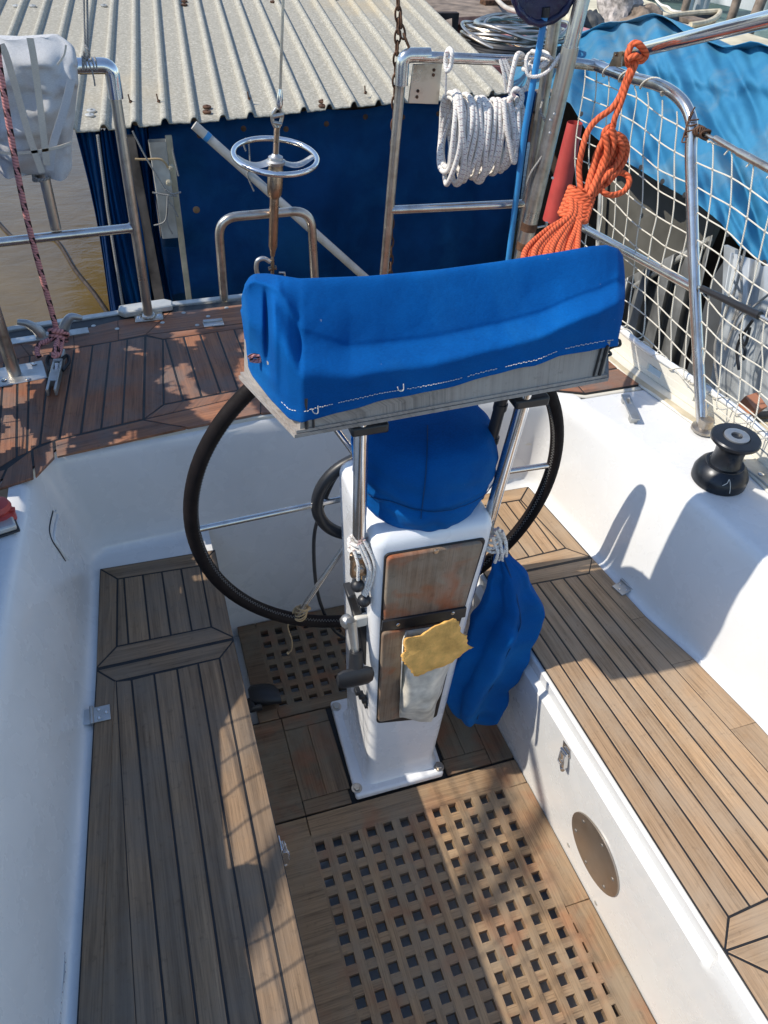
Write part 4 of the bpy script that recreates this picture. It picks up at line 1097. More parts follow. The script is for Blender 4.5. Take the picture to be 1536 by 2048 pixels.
m = MB(); m.tube(smooth_path([wb+V(q) for q in ((-.035, -.049, .028), (-.028, -.052, .036), (-.022, -.048, .042), (-.02, -.056, .030), (-.018, -.0610, .012))], 5), .0008, 5); m.build('stray_thread', 'stitch', wn)
# port winch, just outside the photograph, whose shadow falls on the port seat
dup = wn.copy(); scene.collection.objects.link(dup); dup.location = (-.565, -.20, ZD+.002); dup['label'] = 'black sheet winch outside the left edge of the photo'
for ch in list(wn.children):
    c = ch.copy(); scene.collection.objects.link(c); c.parent = dup
for o in (wn, dup): o['group'] = 'sheet winches on the coamings'

# flat cleat plate (roller bracket) on the starboard coaming
ax_ = (onz(1278, 862, ZD)-onz(1246, 786, ZD)); ax_.z = 0; L_ = ax_.length; ax_.normalize(); sd2 = V((-ax_.y, ax_.x, 0)); c0 = (onz(1246, 786, ZD+.012)+onz(1275, 852, ZD+.012))/2
def P2(u, v, z): return V((c0.x, c0.y, 0))+ax_*u+sd2*v+V((0, 0, z))
m = MB(); zb_ = ZD+.014
def ring_plate(z):
    o_ = [P2(-.055, -.011, z), P2(.052, -.011, z), P2(.052, .011, z), P2(-.055, .011, z)]
    i_ = [P2(-.038, -.005, z), P2(-.012, -.005, z), P2(-.012, .005, z), P2(-.038, .005, z)]
    return o_, i_
o0, i0 = ring_plate(zb_); o1, i1 = ring_plate(zb_+.006)
vs = o0+i0+o1+i1; fs = []
for k in range(4):
    j = (k+1) % 4; fs += [(k, j, 4+j, 4+k), (8+k, 12+k, 12+j, 8+j), (k, 8+k, 8+j, j), (4+k, 4+j, 12+j, 12+k)]
m.add(vs, fs); R_ = Matrix((ax_, sd2, V((0, 0, 1)))).transposed()
m.box(P2(-.045, 0, ZD+.006), (.014, .018, .016), R_); m.box(P2(.035, 0, ZD+.006), (.02, .018, .016), R_)
tag(m.build('deck_cleat', 'alu', bevel=.0015), 'flat aluminium deck plate with a slot, on the white coaming behind the winch', 'cleat')
# chock plate partly hidden beyond the winch
p = onz(1530, 950, ZD+.008); m = MB(); m.box(p, (.05, .11, .005), Matrix.Rotation(math.radians(8), 3, 'Z')); o = tag(m.build('chock_plate', 'alu_white', bevel=.004), 'flat grey metal plate with a screw at the right edge, beside the black winch', 'plate'); screw(o, onz(1523, 948, ZD+.0108), .008, h=.003)

def tube_obj(parent, name, pts, r, mat='steel', n=20, corner=.045):
    m = MB(); m.tube(bend_path(pts, corner), r, n); return m.build(name, mat, parent)
def foot(parent, c, rot=0, s=.05):
    m = MB(); R = Matrix.Rotation(rot, 3, 'Z'); m.box(c+V((0, 0, .002)), (s*1.5, s*.8, .004), R); m.lathe([(.019, .004), (.018, .010), (.0135, .013)], c, 20)
    o = m.build('foot_plate', 'steel_old', parent, bevel=.0015)
    for a in (-1, 1): screw(o, c+R@V((a*s*.55, 0, .004)), .006)
# ---- port pushpit rail
r_ = .0128
pl_ = thing('stern_rail', 'left stern rail of stainless tube carrying the wrapped white bag', 'railing', (-.157, 1.237, ZD))
b0 = V((-.157, 1.237, ZD+.008)); t0 = ony(222, 133, 1.25); t0.y = 1.25
tube_obj(pl_, 'post', [b0, t0], r_, 'steel_old'); foot(pl_, b0-V((0, 0, .002)))
tl = V((-1.05, 1.20, t0.z+.0))
tube_obj(pl_, 'top_rail', [t0+V((.0, 0, 0)), tl, V((-1.2, 1.0, t0.z)), V((-1.25, .55, t0.z)), V((-1.25, .30, ZD))], r_)
m = MB(); m.tube(bend_path([t0+V((0, -.001, -.065)), t0+V((.001, 0, .002)), t0+V((-.070, 0, .002))], .022), .0168, 20); m.build('elbow', 'chrome', pl_)
mA = ony(262, 456, 1.245); mB = V((-1.1, 1.16, mA.z)); tube_obj(pl_, 'mid_rail', [mA, mB], .0115)
m = MB(); m.tube([mA+V((-.005, 0, 0)), mA+V((.004, 0, 0))], .0135, 16); m.build('weld', 'steel', pl_)
u0_ = ony(112, 458, 1.235); u1_ = ony(82, 320, 1.235); tube_obj(pl_, 'upright', [u0_, V((u1_.x, 1.235, t0.z))], r_, 'steel_old')
foot(pl_, onz(298, 634, ZD+.007), 0)
p2 = onz(30, 748, ZD+.008); p2t = ony(-60, 500, .98)
tube_obj(pl_, 'post', [p2, p2+(V((p2.x-.015, p2.y+.03, t0.z))-p2)], .0155, 'steel_old'); m = MB(); m.box(p2+V((.01, 0, -.001)), (.12, .085, .004), Matrix.Rotation(.15, 3, 'Z')); o = m.build('foot_plate', 'alu', pl_, bevel=.002)
for q in ((68, 728), (56, 758), (8, 760)): screw(o, onz(*q, ZD+.010), .0065)
# ---- stern ladder hoop
hp = thing('stern_hoop', 'small inverted U of bent steel tube standing on the stern edge', 'railing', (.19, 1.3, ZD))
hY = 1.305
hp_ = [ony(449, 607, hY), ony(438, 470, hY), ony(444, 438, hY), ony(620, 425, hY), ony(628, 470, hY), ony(634, 640, hY)]
m = MB(); m.tube(bend_path([hp_[0], ony(436, 436, hY), ony(622, 420, hY), hp_[5]], .055, 9), .0122, 20); m.build('tube', 'steel_old', hp)
# ---- starboard pushpit
pr = thing('stern_rail', 'right stern rail of stainless tube, with the rope coil, chain and safety net on it', 'railing', (.56, 1.27, ZD))
pr['group'] = pl_['group'] = 'stern rails'
rb = ony(770, 545, 1.27); rt = ony(806, 112, 1.26); rb2 = V((rb.x-.004, 1.272, ZD+.005))
tube_obj(pr, 'post', [rb2, rt], r_, 'steel_old'); foot(pr, rb2)
rr_ = ony(1172, 128, 1.19)
tube_obj(pr, 'top_rail', [rt, V((rr_.x-.02, 1.2, rr_.z)), onx(1190, 132, 1.07)], r_)
m = MB(); m.tube(bend_path([rt+V((0, -.001, -.065)), rt+V((0, 0, .002)), rt+V((.070, -.004, .002))], .022), .0168, 20); m.build('elbow', 'steel', pr)
q0_ = ony(783, 420, 1.265); q1_ = ony(1050, 407, 1.20); tube_obj(pr, 'mid_rail', [q0_, q1_], .0115)
sx_ = 1.08
sp_ = [onx(1405, 862, sx_), onx(1390, 590, sx_), onx(1382, 330, sx_), onx(1380, 232, sx_), onx(1334, 178, sx_), onx(1250, 152, sx_), onx(1185, 128, 1.07)]
m = MB(); m.tube(smooth_path(sp_, 8), .0135, 20); m.build('side_rail', 'steel', pr)
m = MB(); m.lathe([(.03, 0), (.029, .006), (.018, .010), (.0165, .03)], V((sp_[0].x, sp_[0].y, ZD+.006)), 24); m.build('foot_plate', 'steel_old', pr)
m0, m1 = onx(1385, 575, sx_), onx(1165, 455, sx_); tube_obj(pr, 'side_mid_rail', [m0, m1, onx(1120, 420, 1.02)], .0115)
bk0 = [ony(*q, 1.25) for q in ((826, 128), (884, 126), (876, 208), (816, 206))]
m = MB(); m.prism(bk0, -.003, .003, axis=(0, 1, 0)); o = m.build('motor_plate', 'steel_old', pr, bevel=.001)
for q in ((868, 140), (867, 150), (836, 182), (834, 194)): screw(o, ony(*q, 1.246), .004, (0, -1, 0), 'rust')
# lifelines running forward from the stern rail
ll = thing('lifeline', 'steel upper lifeline shackled to the curved right stern rail', 'lifeline', tuple(onx(1395, 250, sx_)))
l0 = onx(1392, 258, sx_); l1 = onx(1536, 336, sx_); lf = l1+(l1-l0)*2.5
lm = l0.lerp(l1, .28); lm2 = l0.lerp(l1, .62)
m = MB(); m.tube([l0, lm], .004, 8); m.tube([lm+V((0, 0, .002)), lm2], .0065, 12); m.tube([lm2, lf], .0085, 12); m.build('rigging_screw', 'steel_old', ll)
m = MB()
for k in range(9):
    c = l0.lerp(lm, .08+.06*k); m.tube([c+V((.009*math.cos(a)*(1+.3*math.sin(k)), .004*math.sin(a*2+k), .010*math.sin(a))) for a in np.linspace(0, 2*math.pi, 12, endpoint=False)], .0022, 6, closed=True)
for k in range(5): m.tube(smooth_path([l0+V((0, 0, .01*k-.02)), l0+V((-.02, .01, .012*k-.03)), l0+V((-.004, .02, .01*k))], 4), .0018, 6)
m.build('seizing', 'rust', ll)
l2 = thing('lifeline', 'lower lifeline in a black sleeve, joined to the right stern rail', 'lifeline', tuple(m0)); l2['group'] = ll['group'] = 'starboard lifelines'
a0_ = onx(1398, 574, sx_); a1_ = onx(1530, 636, sx_); m = MB(); m.tube([a0_.lerp(a1_, .05), a0_.lerp(a1_, .5), a0_.lerp(a1_, .93)], [.0075, .0085, .0095], 10); m.build('sleeve', 'black', l2)
m = MB(); m.tube([a0_, a1_+(a1_-a0_)*3], .004, 8); m.build('wire', 'steel', l2)

# ---- safety net laced inside the starboard rail
random.seed(11)
net = thing('safety_net', 'white knotted safety net laced between the right stern rail and the toe rail', 'net', (sx_, .6, ZD))
def netp(i, j):
    z = 1.300-.0505*j; y = 1.14-.0655*i-.30*(1.3-z)*1.0
    y += .007*mnoise.noise(V((i*.7, j*.6, 1)))+.010*math.sin(j*.8+i*.35); z += .008*mnoise.noise(V((i*.5, j*.8, 7)))+.006*math.sin(i*.9+j*.4)
    zb = .80+.0*y
    return V((sx_+.004+.012*mnoise.noise(V((i*.3, j*.3, 3))), y, z))
def railz(y):   # underside of the side rail / lifeline
    if y > .86: return 1.335
    return 1.335-.04*min(1, (.86-y)/.2)
NI, NJ = 26, 10
m = MB()
for i in range(-2, NI):
    P = [netp(i, j) for j in range(NJ+1)]
    P = [V((sx_, P[0].y+.012, railz(P[0].y)-.004))]+P+[V((x_rail(P[-1].y)+.004, P[-1].y-.006, .797))]
    m.tube(smooth_path(P, 3), .00175, 6)
m.build('upright_cords', 'rope_net', net)
m = MB()
for j in range(0, NJ+1): m.tube(smooth_path([netp(i, j) for i in range(-2, NI)], 3), .00165, 6)
m.build('level_cords', 'rope_net', net)
m = MB()
for i in range(-2, NI):
    for j in range(NJ+1):
        c = netp(i, j); m.lathe([(.0001, -.0034), (.0028, -.002), (.0034, 0), (.0028, .002), (.0001, .0034)], c, 6, cap=False)
m.build('knots', 'rope_net', net)
m = MB()      # lacing spirals round the rails
def spiral(path, turns, R, r):
    P = smooth_path(path, 12); n = len(P); out = []
    for k in range(n*3):
        f = k/(n*3-1)*(n-1); i = min(int(f), n-2); c = P[i].lerp(P[i+1], f-i); a = 2*math.pi*turns*k/(n*3)
        T = (P[i+1]-P[i]).normalized(); U = T.cross(V((0, 0, 1))).normalized(); W = U.cross(T)
        out.append(c+(U*math.cos(a)+W*math.sin(a))*R)
    m.tube(out, r, 6)
spiral([onx(1195, 134, 1.075), sp_[5], sp_[4]], 4, .0158, .002)
spiral([V((x_rail(y)+.003, y, .791)) for y in (1.05, .8, .6, .4, .2, 0, -.2)], 17, .0105, .0014)
m.build('lacing', 'rope_net', net)

# ---- cleat, fairlead block and pink rope
cl = thing('horn_cleat', 'grey aluminium horn cleat on the stern corner, behind the pink rope', 'cleat', tuple(onz(115, 655, ZD)))
ca, cb_ = onz(48, 682, ZD+.004), onz(168, 664, ZD+.004); dv = (cb_-ca); L = dv.length; dv.normalize()
def cp(u, z): return ca+dv*u*L+V((0, 0, z))
m = MB()
m.tube(smooth_path([cp(0, .004), cp(.13, .006), cp(.24, .016), cp(.20, .030), cp(.30, .044), cp(.42, .052)][:], 6), [.006]*1+[.010]*30, 12) if False else None
m.tube(smooth_path([cp(.30, .002), cp(.27, .022), cp(.14, .046), cp(-.02, .056)][::-1], 6), [.007+.0075*min(1, k/12) for k in range(19)], 14, flat=.85)
m.tube(smooth_path([cp(.64, .002), cp(.70, .022), cp(.84, .048), cp(1.02, .040)][::-1], 6), [.007+.0075*min(1, k/12) for k in range(19)], 14, flat=.85)
m.tube([cp(.20, .006), cp(.76, .006)], .010, 12, flat=.7); m.box(cp(.1, .002), (.09, .03, .006), Matrix.Rotation(math.atan2(dv.y, dv.x), 3, 'Z')); m.box(cp(.85, .002), (.07, .03, .006), Matrix.Rotation(math.atan2(dv.y, dv.x), 3, 'Z'))
m.build('horns', 'alu', cl, bevel=.001)
m = MB(); c = onz(290, 632, ZD+.004); c2 = onz(345, 612, ZD+.010)
m.prism([onz(*q, ZD+.006) for q in ((237, 632), (240, 622), (330, 608), (346, 612), (346, 622), (250, 637))], 0, .018); tag(m.build('fairlead', 'alu_white', bevel=.004), 'pale metal fairlead on the stern edge behind the left rail post', 'fairlead')
jb = thing('jam_cleat', 'grey metal jam cleat on the teak aft deck, pink rope tied to it', 'cleat', tuple(onz(108, 750, ZT)))
j0, j1 = onz(122, 705, ZT+.012), onz(103, 785, ZT+.012); dj = (j1-j0); Lj = dj.length; dj.normalize(); sj = V((-dj.y, dj.x, 0)); Rj = Matrix((dj, sj, V((0, 0, 1)))).transposed(); cj = (j0+j1)/2
m = MB(); m.box(cj+sj*.009, (Lj, .006, .020), Rj); m.box(cj-sj*.009, (Lj, .006, .020), Rj); m.box(cj+dj*.028+V((0, 0, .001)), (.05, .024, .019), Rj); m.box(cj-dj*.040, (.012, .024, .022), Rj); m.build('cheeks', 'alu', jb, bevel=.002)
m = MB(); m.box(cj-dj*.012, (.03, .010, .016), Rj @ Matrix.Rotation(.3, 3, 'Y')); m.build('cam', 'steel', jb, bevel=.002)
m = MB()
for s_ in (-1, 1): m.tube(smooth_path([cj-dj*.045+sj*.006*s_+V((0, 0, .006)), cj-dj*.055+sj*.022*s_+V((0, 0, .012)), cj-dj*.035+sj*.026*s_+V((0, 0, .004)), cj-dj*.005+sj*.014*s_], 5), .0045, 8)
m.build('shackle', 'black', jb)
m = MB(); kn = ony(118, 672, 1.075)
pk = [ony(-6, 90, 1.10), ony(5, 170, 1.10), ony(50, 420, 1.09), ony(108, 640, 1.08), ony(120, 690, 1.055)]
m.tube(smooth_path(pk, 10), .0068, 10)
def loop(c, pts, r): m.tube(smooth_path([c+V(p) for p in pts], 7), r, 10)
kc = ony(118, 668, 1.072)
loop(kc, [(-.018, 0, .012), (-.008, -.014, .018), (.012, -.012, .010), (.018, 0, -.004), (.004, .012, -.012), (-.014, .006, -.006), (-.016, -.010, .006), (.002, -.016, .000), (.014, -.006, -.016)], .0068)
m.tube(smooth_path([kc+V((-.010, -.010, -.002)), ony(92, 683, 1.05), ony(78, 690, 1.04), ony(74, 705, 1.02), ony(79, 714, 1.01)], 6), .0064, 10)
m.tube(smooth_path([kc+V((.006, -.012, -.008)), ony(122, 690, 1.04), ony(118, 706, 1.01), ony(108, 712, 1.0), ony(112, 694, 1.02), kc], 6), .0064, 10)
tag(m.build('pink_rope', 'rope_p'), 'faded pink rope with black flecks hanging at the left, knotted to the jam cleat', 'rope')

# ---- wrapped white bag on the port rail
bg_ = thing('wrapped_bag', 'grey-white canvas bundle strapped to the left stern rail', 'bag', tuple(ony(75, 215, 1.2)))
outl = [(-34, 78), (10, 76), (40, 80), (70, 73), (100, 71), (128, 84), (150, 92), (154, 120), (158, 180), (150, 260), (145, 300), (146, 348), (126, 352), (100, 354), (60, 352), (15, 356), (4, 330), (-8, 290), (-30, 270)]
def bagrow(py):
    xs = []
    n = len(outl)
    for i in range(n):
        (xa, ya), (xb, yb) = outl[i], outl[(i+1) % n]
        if (ya-py)*(yb-py) <= 0 and ya != yb: xs.append(xa+(xb-xa)*(py-ya)/(yb-ya))
    return min(xs), max(xs)
rows = []
for j in range(27):
    py = lerp(80, 350, j/26); xl, xr = bagrow(py); xl = -40 if py < 300 else lerp(-36, 0, (py-300)/50)
    dep = .055*math.sin(math.pi*min(1, (j+1.2)/8)/2)*(1 if j < 22 else lerp(1, .45, (j-22)/4)); ring = []
    for k in range(36):
        t = 2*math.pi*k/36; cx_ = math.cos(t); sy_ = math.sin(t)
        ex = abs(cx_)**.6*(1 if cx_ > 0 else -1); ey = abs(sy_)**.7*(1 if sy_ > 0 else -1)
        px = lerp(xl, xr, .5+.5*ex); p = ony(px, py, 1.235)
        wr = .016*mnoise.noise(V((px*.022, py*.012, 2)))+.012*(1-2*abs(mnoise.noise(V((px*.03-py*.02, py*.022, 8)))))+.004*mnoise.noise(V((px*.10, py*.09+px*.05, 5)))
        pinch = .010*math.exp(-((py-300)/9)**2)
        p.y += ey*(dep-pinch)+wr*(1.6 if ey < 0 else 1); p.z += wr*.5; ring.append(p)
    rows.append(ring)
m = MB(); m.grid(rows, close=True); m.add(rows[0], [tuple(range(36))]); m.add(rows[-1], [tuple(reversed(range(36)))]); m.build('canvas_bundle', 'canvas', bg_, sub=2, angle=180)
def strap(qs, w, y=1.168, mat='webbing', th=.002, name='strap'):
    P = smooth_path([ony(*q, y) for q in qs], 6); m = MB(); rows = []
    for i, p in enumerate(P):
        d = (P[min(i+1, len(P)-1)]-P[max(0, i-1)]).normalized(); s_ = d.cross(V((0, 1, 0))).normalized()
        rows.append([p+s_*w/2, p+s_*w/2+V((0, -th, 0)), p-s_*w/2+V((0, -th, 0)), p-s_*w/2, p+s_*w/2])
    m.grid(rows); return m.build(name, mat, bg_)
strap([(2, 88), (12, 110), (30, 170), (58, 270), (84, 345)], .014); strap([(60, 76), (68, 120), (80, 210), (94, 330)], .014)
strap([(-20, 296), (10, 306), (60, 304), (110, 296), (144, 285)], .006); strap([(132, 90), (128, 110), (115, 130)], .004, 1.172)
strap([(143, 160), (128, 220), (106, 290), (100, 340)], .016, 1.172, 'canvas')
m = MB()
for k in range(3): c = ony(84, 350+k*3, 1.225); m.tube([c+V((.020*math.cos(a), .020*math.sin(a), .004*math.sin(a+k))) for a in np.linspace(0, 2*math.pi, 24, endpoint=False)], .003, 8, closed=True)
m.build('strap_knot', 'rope_g', bg_)
# halyard tied to the port elbow
m = MB()
for dx in (0, 9):
    m.tube([ony(166+dx*.9, -60, 1.24), ony(170+dx*.6, 95, 1.24)], .0022, 8)
m.tube(smooth_path([ony(170, 90, 1.235), ony(176, 100, 1.23), ony(178, 112, 1.235), ony(170, 116, 1.24), ony(168, 104, 1.235)], 5), .0030, 8)
for k in range(6): c = ony(165+k*5, 130, 1.25); m.tube([c+V((.003*math.sin(a+k), .0155*math.cos(a), .0165*math.sin(a))) for a in np.linspace(0, 2*math.pi, 20, endpoint=False)], .0022, 6, closed=True)
m.tube(smooth_path([ony(184, 140, 1.232), ony(188, 158, 1.232), ony(190, 172, 1.232)], 4), .002, 6)
tag(m.build('flag_line', 'rope_g'), 'thin doubled line tied to the elbow of the left stern rail beside the white bag', 'line')

# ---- backstay with its handwheel tensioner
by = 1.275
bs = thing('backstay_tensioner', 'steel backstay with a round handwheel tensioner above the stern hoop', 'tensioner', tuple(ony(552, 330, by)))
def bp(x, y): return ony(x, y, by)
m = MB(); m.tube([bp(568, -60), bp(560, 190)], .0036, 10); m.build('stay_wire', 'steel_old', bs)
m = MB(); m.tube([bp(560.5, 178), bp(560, 190), bp(559, 208), bp(559, 216)], [.0045, .007, .0085, .006], 14); m.build('wire_terminal', 'chrome', bs)
m = MB()
for s_ in (-1, 1): m.tube(smooth_path([bp(557+s_*1, 216)+V((s_*.004, 0, 0)), bp(555, 228)+V((s_*.012, 0, 0)), bp(554, 242)+V((s_*.011, 0, 0)), bp(554, 256)+V((s_*.003, 0, 0))], 6), .0048, 10)
m.tube([bp(545, 232)+V((0, -.004, 0)), bp(566, 228)+V((0, -.004, 0))], .0055, 12); m.tube([bp(546, 244)+V((0, -.002, 0)), bp(563, 247)+V((0, -.006, 0))], .0045, 10); m.build('shackle', 'steel_old', bs)
m = MB(); A_, B_ = bp(554, 254), bp(551, 325); n_ = 90; m.tube([A_.lerp(B_, k/n_) for k in range(n_+1)], [.0066+(.0012 if k % 3 == 0 else 0) for k in range(n_+1)], 12); m.build('threaded_rod', 'bronze', bs)
hc = bp(551, 312); hr = (bp(634, 308)-bp(470, 308)).length/2
m = MB(); tlt = V((.05, -.10, 1)).normalized(); Uh = V((1, 0, -.05)).normalized(); Wh = tlt.cross(Uh)
hw_ = [hc+Uh*hr*math.cos(a)+Wh*hr*math.sin(a) for a in np.linspace(0, 2*math.pi, 72, endpoint=False)]
m.tube(hw_, .0072, 14, closed=True); m.build('handwheel_rim', 'chrome', bs)
m = MB()
for s_ in (-1, 1):
    rows = []
    for k in range(11):
        t = k/10; u = lerp(.012, hr-.004, t); wd = lerp(.020, .013, t); dz = -.016*math.sin(math.pi*min(1, t*1.05))+.0*t-.012*(1-t)
        c = hc+Uh*u*s_+V((0, 0, dz)); rows.append([c+Wh*wd, c+V((0, 0, .003)), c-Wh*wd, c-V((0, 0, .002)), c+Wh*wd])
    m.grid(rows)
m.build('handwheel_arms', 'alu', bs)
m = MB(); m.lathe([(.012, -.02), (.024, -.016), (.026, -.008), (.020, -.004), (.019, .002), (.012, .005), (.008, .010)], hc+V((0, 0, -.004)), 28); m.build('handwheel_hub', 'alu', bs)
B0, B1 = hc+V((0, 0, -.02)), bp(549, 388); m = MB(); m.tube([B0, B0.lerp(B1, .15), B0.lerp(B1, .2), B0.lerp(B1, .75), B1, bp(549, 396)], [.019, .019, .0205, .0205, .019, .0125], 24); m.tube([bp(549, 394), bp(546, 492), bp(545.5, 502), bp(545, 512)], [.0125, .0122, .008, .006], 20); m.build('barrel', 'bronze', bs)
m = MB(); m.tube([bp(545, 510), bp(545, 522), bp(545, 560)], [.006, .0105, .010], 12, flat=.5); m.tube([bp(537, 538), bp(553, 535)], .006, 12); m.build('toggle', 'bronze', bs)
m = MB(); m.tube(smooth_path([bp(520, 560), bp(513, 540), bp(515, 522), bp(528, 517), bp(540, 524)], 6), .0065, 12); m.tube([bp(558, 545), bp(569, 545), bp(570, 556)], .003, 8); m.build('lower_ring', 'alu', bs)
tb = onz(548, 700, ZT); m = MB(); m.tube([bp(545, 550), V((bp(545, 560).x-.01, by, ZT))], .007, 10); m.box(V((bp(545, 560).x-.01, by, ZT+.003)), (.05, .04, .005)); m.build('tang', 'steel', bs)

# ---- chain hanging at the right rail corner
m = MB()
def link(c, d, r, L_, th, side):
    U = d.normalized(); W = (side-U*side.dot(U)).normalized(); P = []
    for k in range(20):
        a = 2*math.pi*k/20; P.append(c+U*(math.sin(a)*L_*.5)+W*(math.cos(a)*r))
    m.tube(P, th, 7, closed=True)
path = smooth_path([ony(796, -20, 1.29), ony(796, 60, 1.29), ony(792, 130, 1.30), ony(788, 250, 1.31), ony(784, 400, 1.31), ony(780, 560, 1.31)], 30)
s_ = 0; last = path[0]; nxt = 0; k = 0; acc = 0
for i in range(1, len(path)):
    acc += (path[i]-path[i-1]).length
    if acc >= .0235:
        acc = 0; d = path[i]-path[i-1]; link(path[i], d, .0075, .034, .0028, V((1, 0, 0)) if k % 2 else V((0, 1, .2))); k += 1
p2_ = smooth_path([ony(800, 18, 1.285), ony(803, 60, 1.28), ony(812, 80, 1.275), ony(818, 96, 1.27)], 20); acc = 0
for i in range(1, len(p2_)):
    acc += (p2_[i]-p2_[i-1]).length
    if acc >= .0225: acc = 0; link(p2_[i], p2_[i]-p2_[i-1], .0075, .034, .0028, V((1, 0, 0)) if k % 2 else V((0, 1, .2))); k += 1
tag(m.build('chain', 'rust'), 'dark steel chain hanging beside the corner post of the right stern rail', 'chain')

# ---- coil of white rope
co = thing('rope_coil', 'thick coil of white flecked rope hanging from the right stern rail', 'rope', tuple(ony(960, 270, 1.2)))
ca_ = ony(903, 268, 1.215); cz_ = ony(1020, 262, 1.20); AX = (cz_-ca_).normalized()
Rz = (ony(905, 185, 1.21)-ony(905, 345, 1.21)).length/2
m = MB(); random.seed(5)
def ringc(c, R, sq=.72, tilt=0, n=40, ph=0, drop=0):
    out = []
    for k in range(n):
        a = 2*math.pi*k/n; y_ = math.cos(a)*R*sq*.75; z_ = math.sin(a)*R
        if z_ < 0: z_ -= drop*(math.sin(-a if a < 0 else a-math.pi))
        out.append(c+V((tilt*z_+.004*math.sin(3*a+ph), y_, z_)))
    return out
NR = 13
for k in range(NR):
    t = k/(NR-1); c = ca_.lerp(cz_, t)+V((0, 0, -.010*math.sin(t*3)-.006*t))
    m.tube(ringc(c, Rz*(1-.12*t)+random.uniform(-.004, .004), tilt=random.uniform(-.10, .10)+.08*(t-.5), ph=random.random()*6, drop=.02*(1-t)+random.uniform(0, .008)), .0068, 10, closed=True)
    if k % 2 == 0: m.tube(ringc(c+V((.005, .002, -.002)), Rz*(.90-.10*t), tilt=random.uniform(-.15, .2), ph=k), .0066, 10, closed=True)
m.tube(ringc(ca_+V((-.010, .006, 0)), Rz*.97, ph=2), .0068, 10, closed=True); m.tube(ringc(ca_+V((-.006, .010, 0)), Rz*.86, ph=1), .0068, 10, closed=True)
m.build('turns', 'rope_w', co)
m = MB(); m.tube(smooth_path([ony(1008, 200, 1.17), ony(1012, 250, 1.15), ony(1020, 290, 1.14), ony(1028, 325, 1.14), ony(1032, 300, 1.15), ony(1026, 250, 1.16), ony(1018, 205, 1.17)], 8), .0065, 10); m.build('hanging_loop', 'rope_w', co)
m = MB(); m.tube(smooth_path([ony(1020, 190, 1.18), ony(1032, 178, 1.17), ony(1044, 190, 1.17), ony(1040, 210, 1.17), ony(1026, 220, 1.17), ony(1018, 205, 1.18), ony(1028, 190, 1.165)], 8), .0066, 10); m.build('hanging_loop', 'rope_w', co)
m = MB(); m.tube(smooth_path([ony(1018, 185, 1.18), ony(1026, 140, 1.18), ony(1036, 108, 1.19), ony(1052, 120, 1.21), ony(1060, 150, 1.18), ony(1050, 178, 1.18), ony(1030, 182, 1.18)], 8), .0062, 10); m.build('hanging_loop', 'rope_w', co)
m = MB(); m.tube(smooth_path([ony(893, 108, 1.20), ony(898, 98, 1.21), ony(904, 106, 1.19), ony(902, 130, 1.19), ony(894, 142, 1.19), ony(891, 125, 1.2), ony(893, 105, 1.2)], 8), .0058, 10); m.build('hanging_loop', 'rope_w', co)
m = MB(); m.tube([ony(892, 145, 1.20), ony(891, 190, 1.21)], .0030, 8); m.build('hanging_loop', 'rope_w', co)
for dx in (0, 8, 15):
    m = MB(); m.tube(smooth_path([ony(1000+dx*.6, 118, 1.20), ony(1008+dx, 150, 1.19), ony(1012+dx*.7, 185, 1.19)], 5), .0045, 8); m.build('hanging_loop', 'rope_w', co)

m = MB()
for (x_, y_) in ((1075, 118), (1070, 128), (1085, 112)):
    c = ony(x_, y_, 1.17); m.tube([c+V((.030*math.cos(a)*(1+.1*math.sin(a*2)), .028*math.sin(a), .012*math.sin(a+x_))) for a in np.linspace(0, 2*math.pi, 26, endpoint=False)], .0048, 8, closed=True)
m.tube(smooth_path([ony(1052, 120, 1.15), ony(1056, 150, 1.14), ony(1078, 152, 1.13), ony(1100, 138, 1.13), ony(1122, 108, 1.13)], 8), .0048, 8)
tag(m.build('pole_lashing', 'rope_w'), 'white cord lashing the blue pole and the steel tubes to the right stern rail', 'rope')

# ---- upright tubes at the starboard quarter
t1 = thing('steel_mast', 'stout stained steel tube rising at the right quarter, held by rusty clamps', 'pole', tuple(ony(1045, 515, 1.12)))
pA, pB, pC = ony(1040, 530, 1.12), ony(1141, 95, 1.12), ony(1180, -50, 1.12)
down = (pA-pB).normalized(); pG = pA+down*((pA.z-ZT)/-down.z)
m = MB(); m.tube([pG, pB], .0215, 28); m.build('lower_tube', 'steel_old', t1)
m = MB(); m.tube([pB-down*.001, pC-down*.4], .0188, 28); m.tube([pB, pB-down*.004], .0205, 28); m.build('upper_tube', 'steel', t1)
for f in (.225, .125):
    c = pA.lerp(pB, f-.02); m = MB(); m.tube([c+down*.011, c-down*.011], .0228, 28); o = m.build('clamp_band', 'rust', t1)
    m = MB(); m.tube([c+V((.020, -.012, 0)), c+V((.05, -.014, .004))], .0028, 8); m.tube([c+V((.046, -.014, -.008)), c+V((.046, -.014, .014))], .0045, 8); m.build('clamp_bolt', 'alu', o)
for q in ((1104, 240), (1103, 266), (1108, 356), (1112, 228)): screw(t1, ony(q[0]-3, q[1], 1.0975), .004, (0, -1, .3), 'alu')
t2 = thing('steel_pole', 'thinner dull steel pole just left of the stout stained tube', 'pole', tuple(ony(1058, 420, 1.22)))
a_, b_ = ony(1045, 470, 1.2), ony(1122, -40, 1.2); m = MB(); m.tube([a_+(a_-b_)*.35, b_+(b_-a_)*.3], .0160, 24); m.build('tube', 'steel_old', t2)
m = MB(); m.tube(smooth_path([ony(1086, 200, 1.16), ony(1082, 225, 1.14), ony(1100, 265, 1.12), ony(1085, 310, 1.11), ony(1060, 350, 1.12), ony(1046, 400, 1.15)], 7), .0030, 8)
tag(m.build('thin_cord', 'rope_g'), 'grey cord looping round the two steel tubes at the right quarter', 'cord')
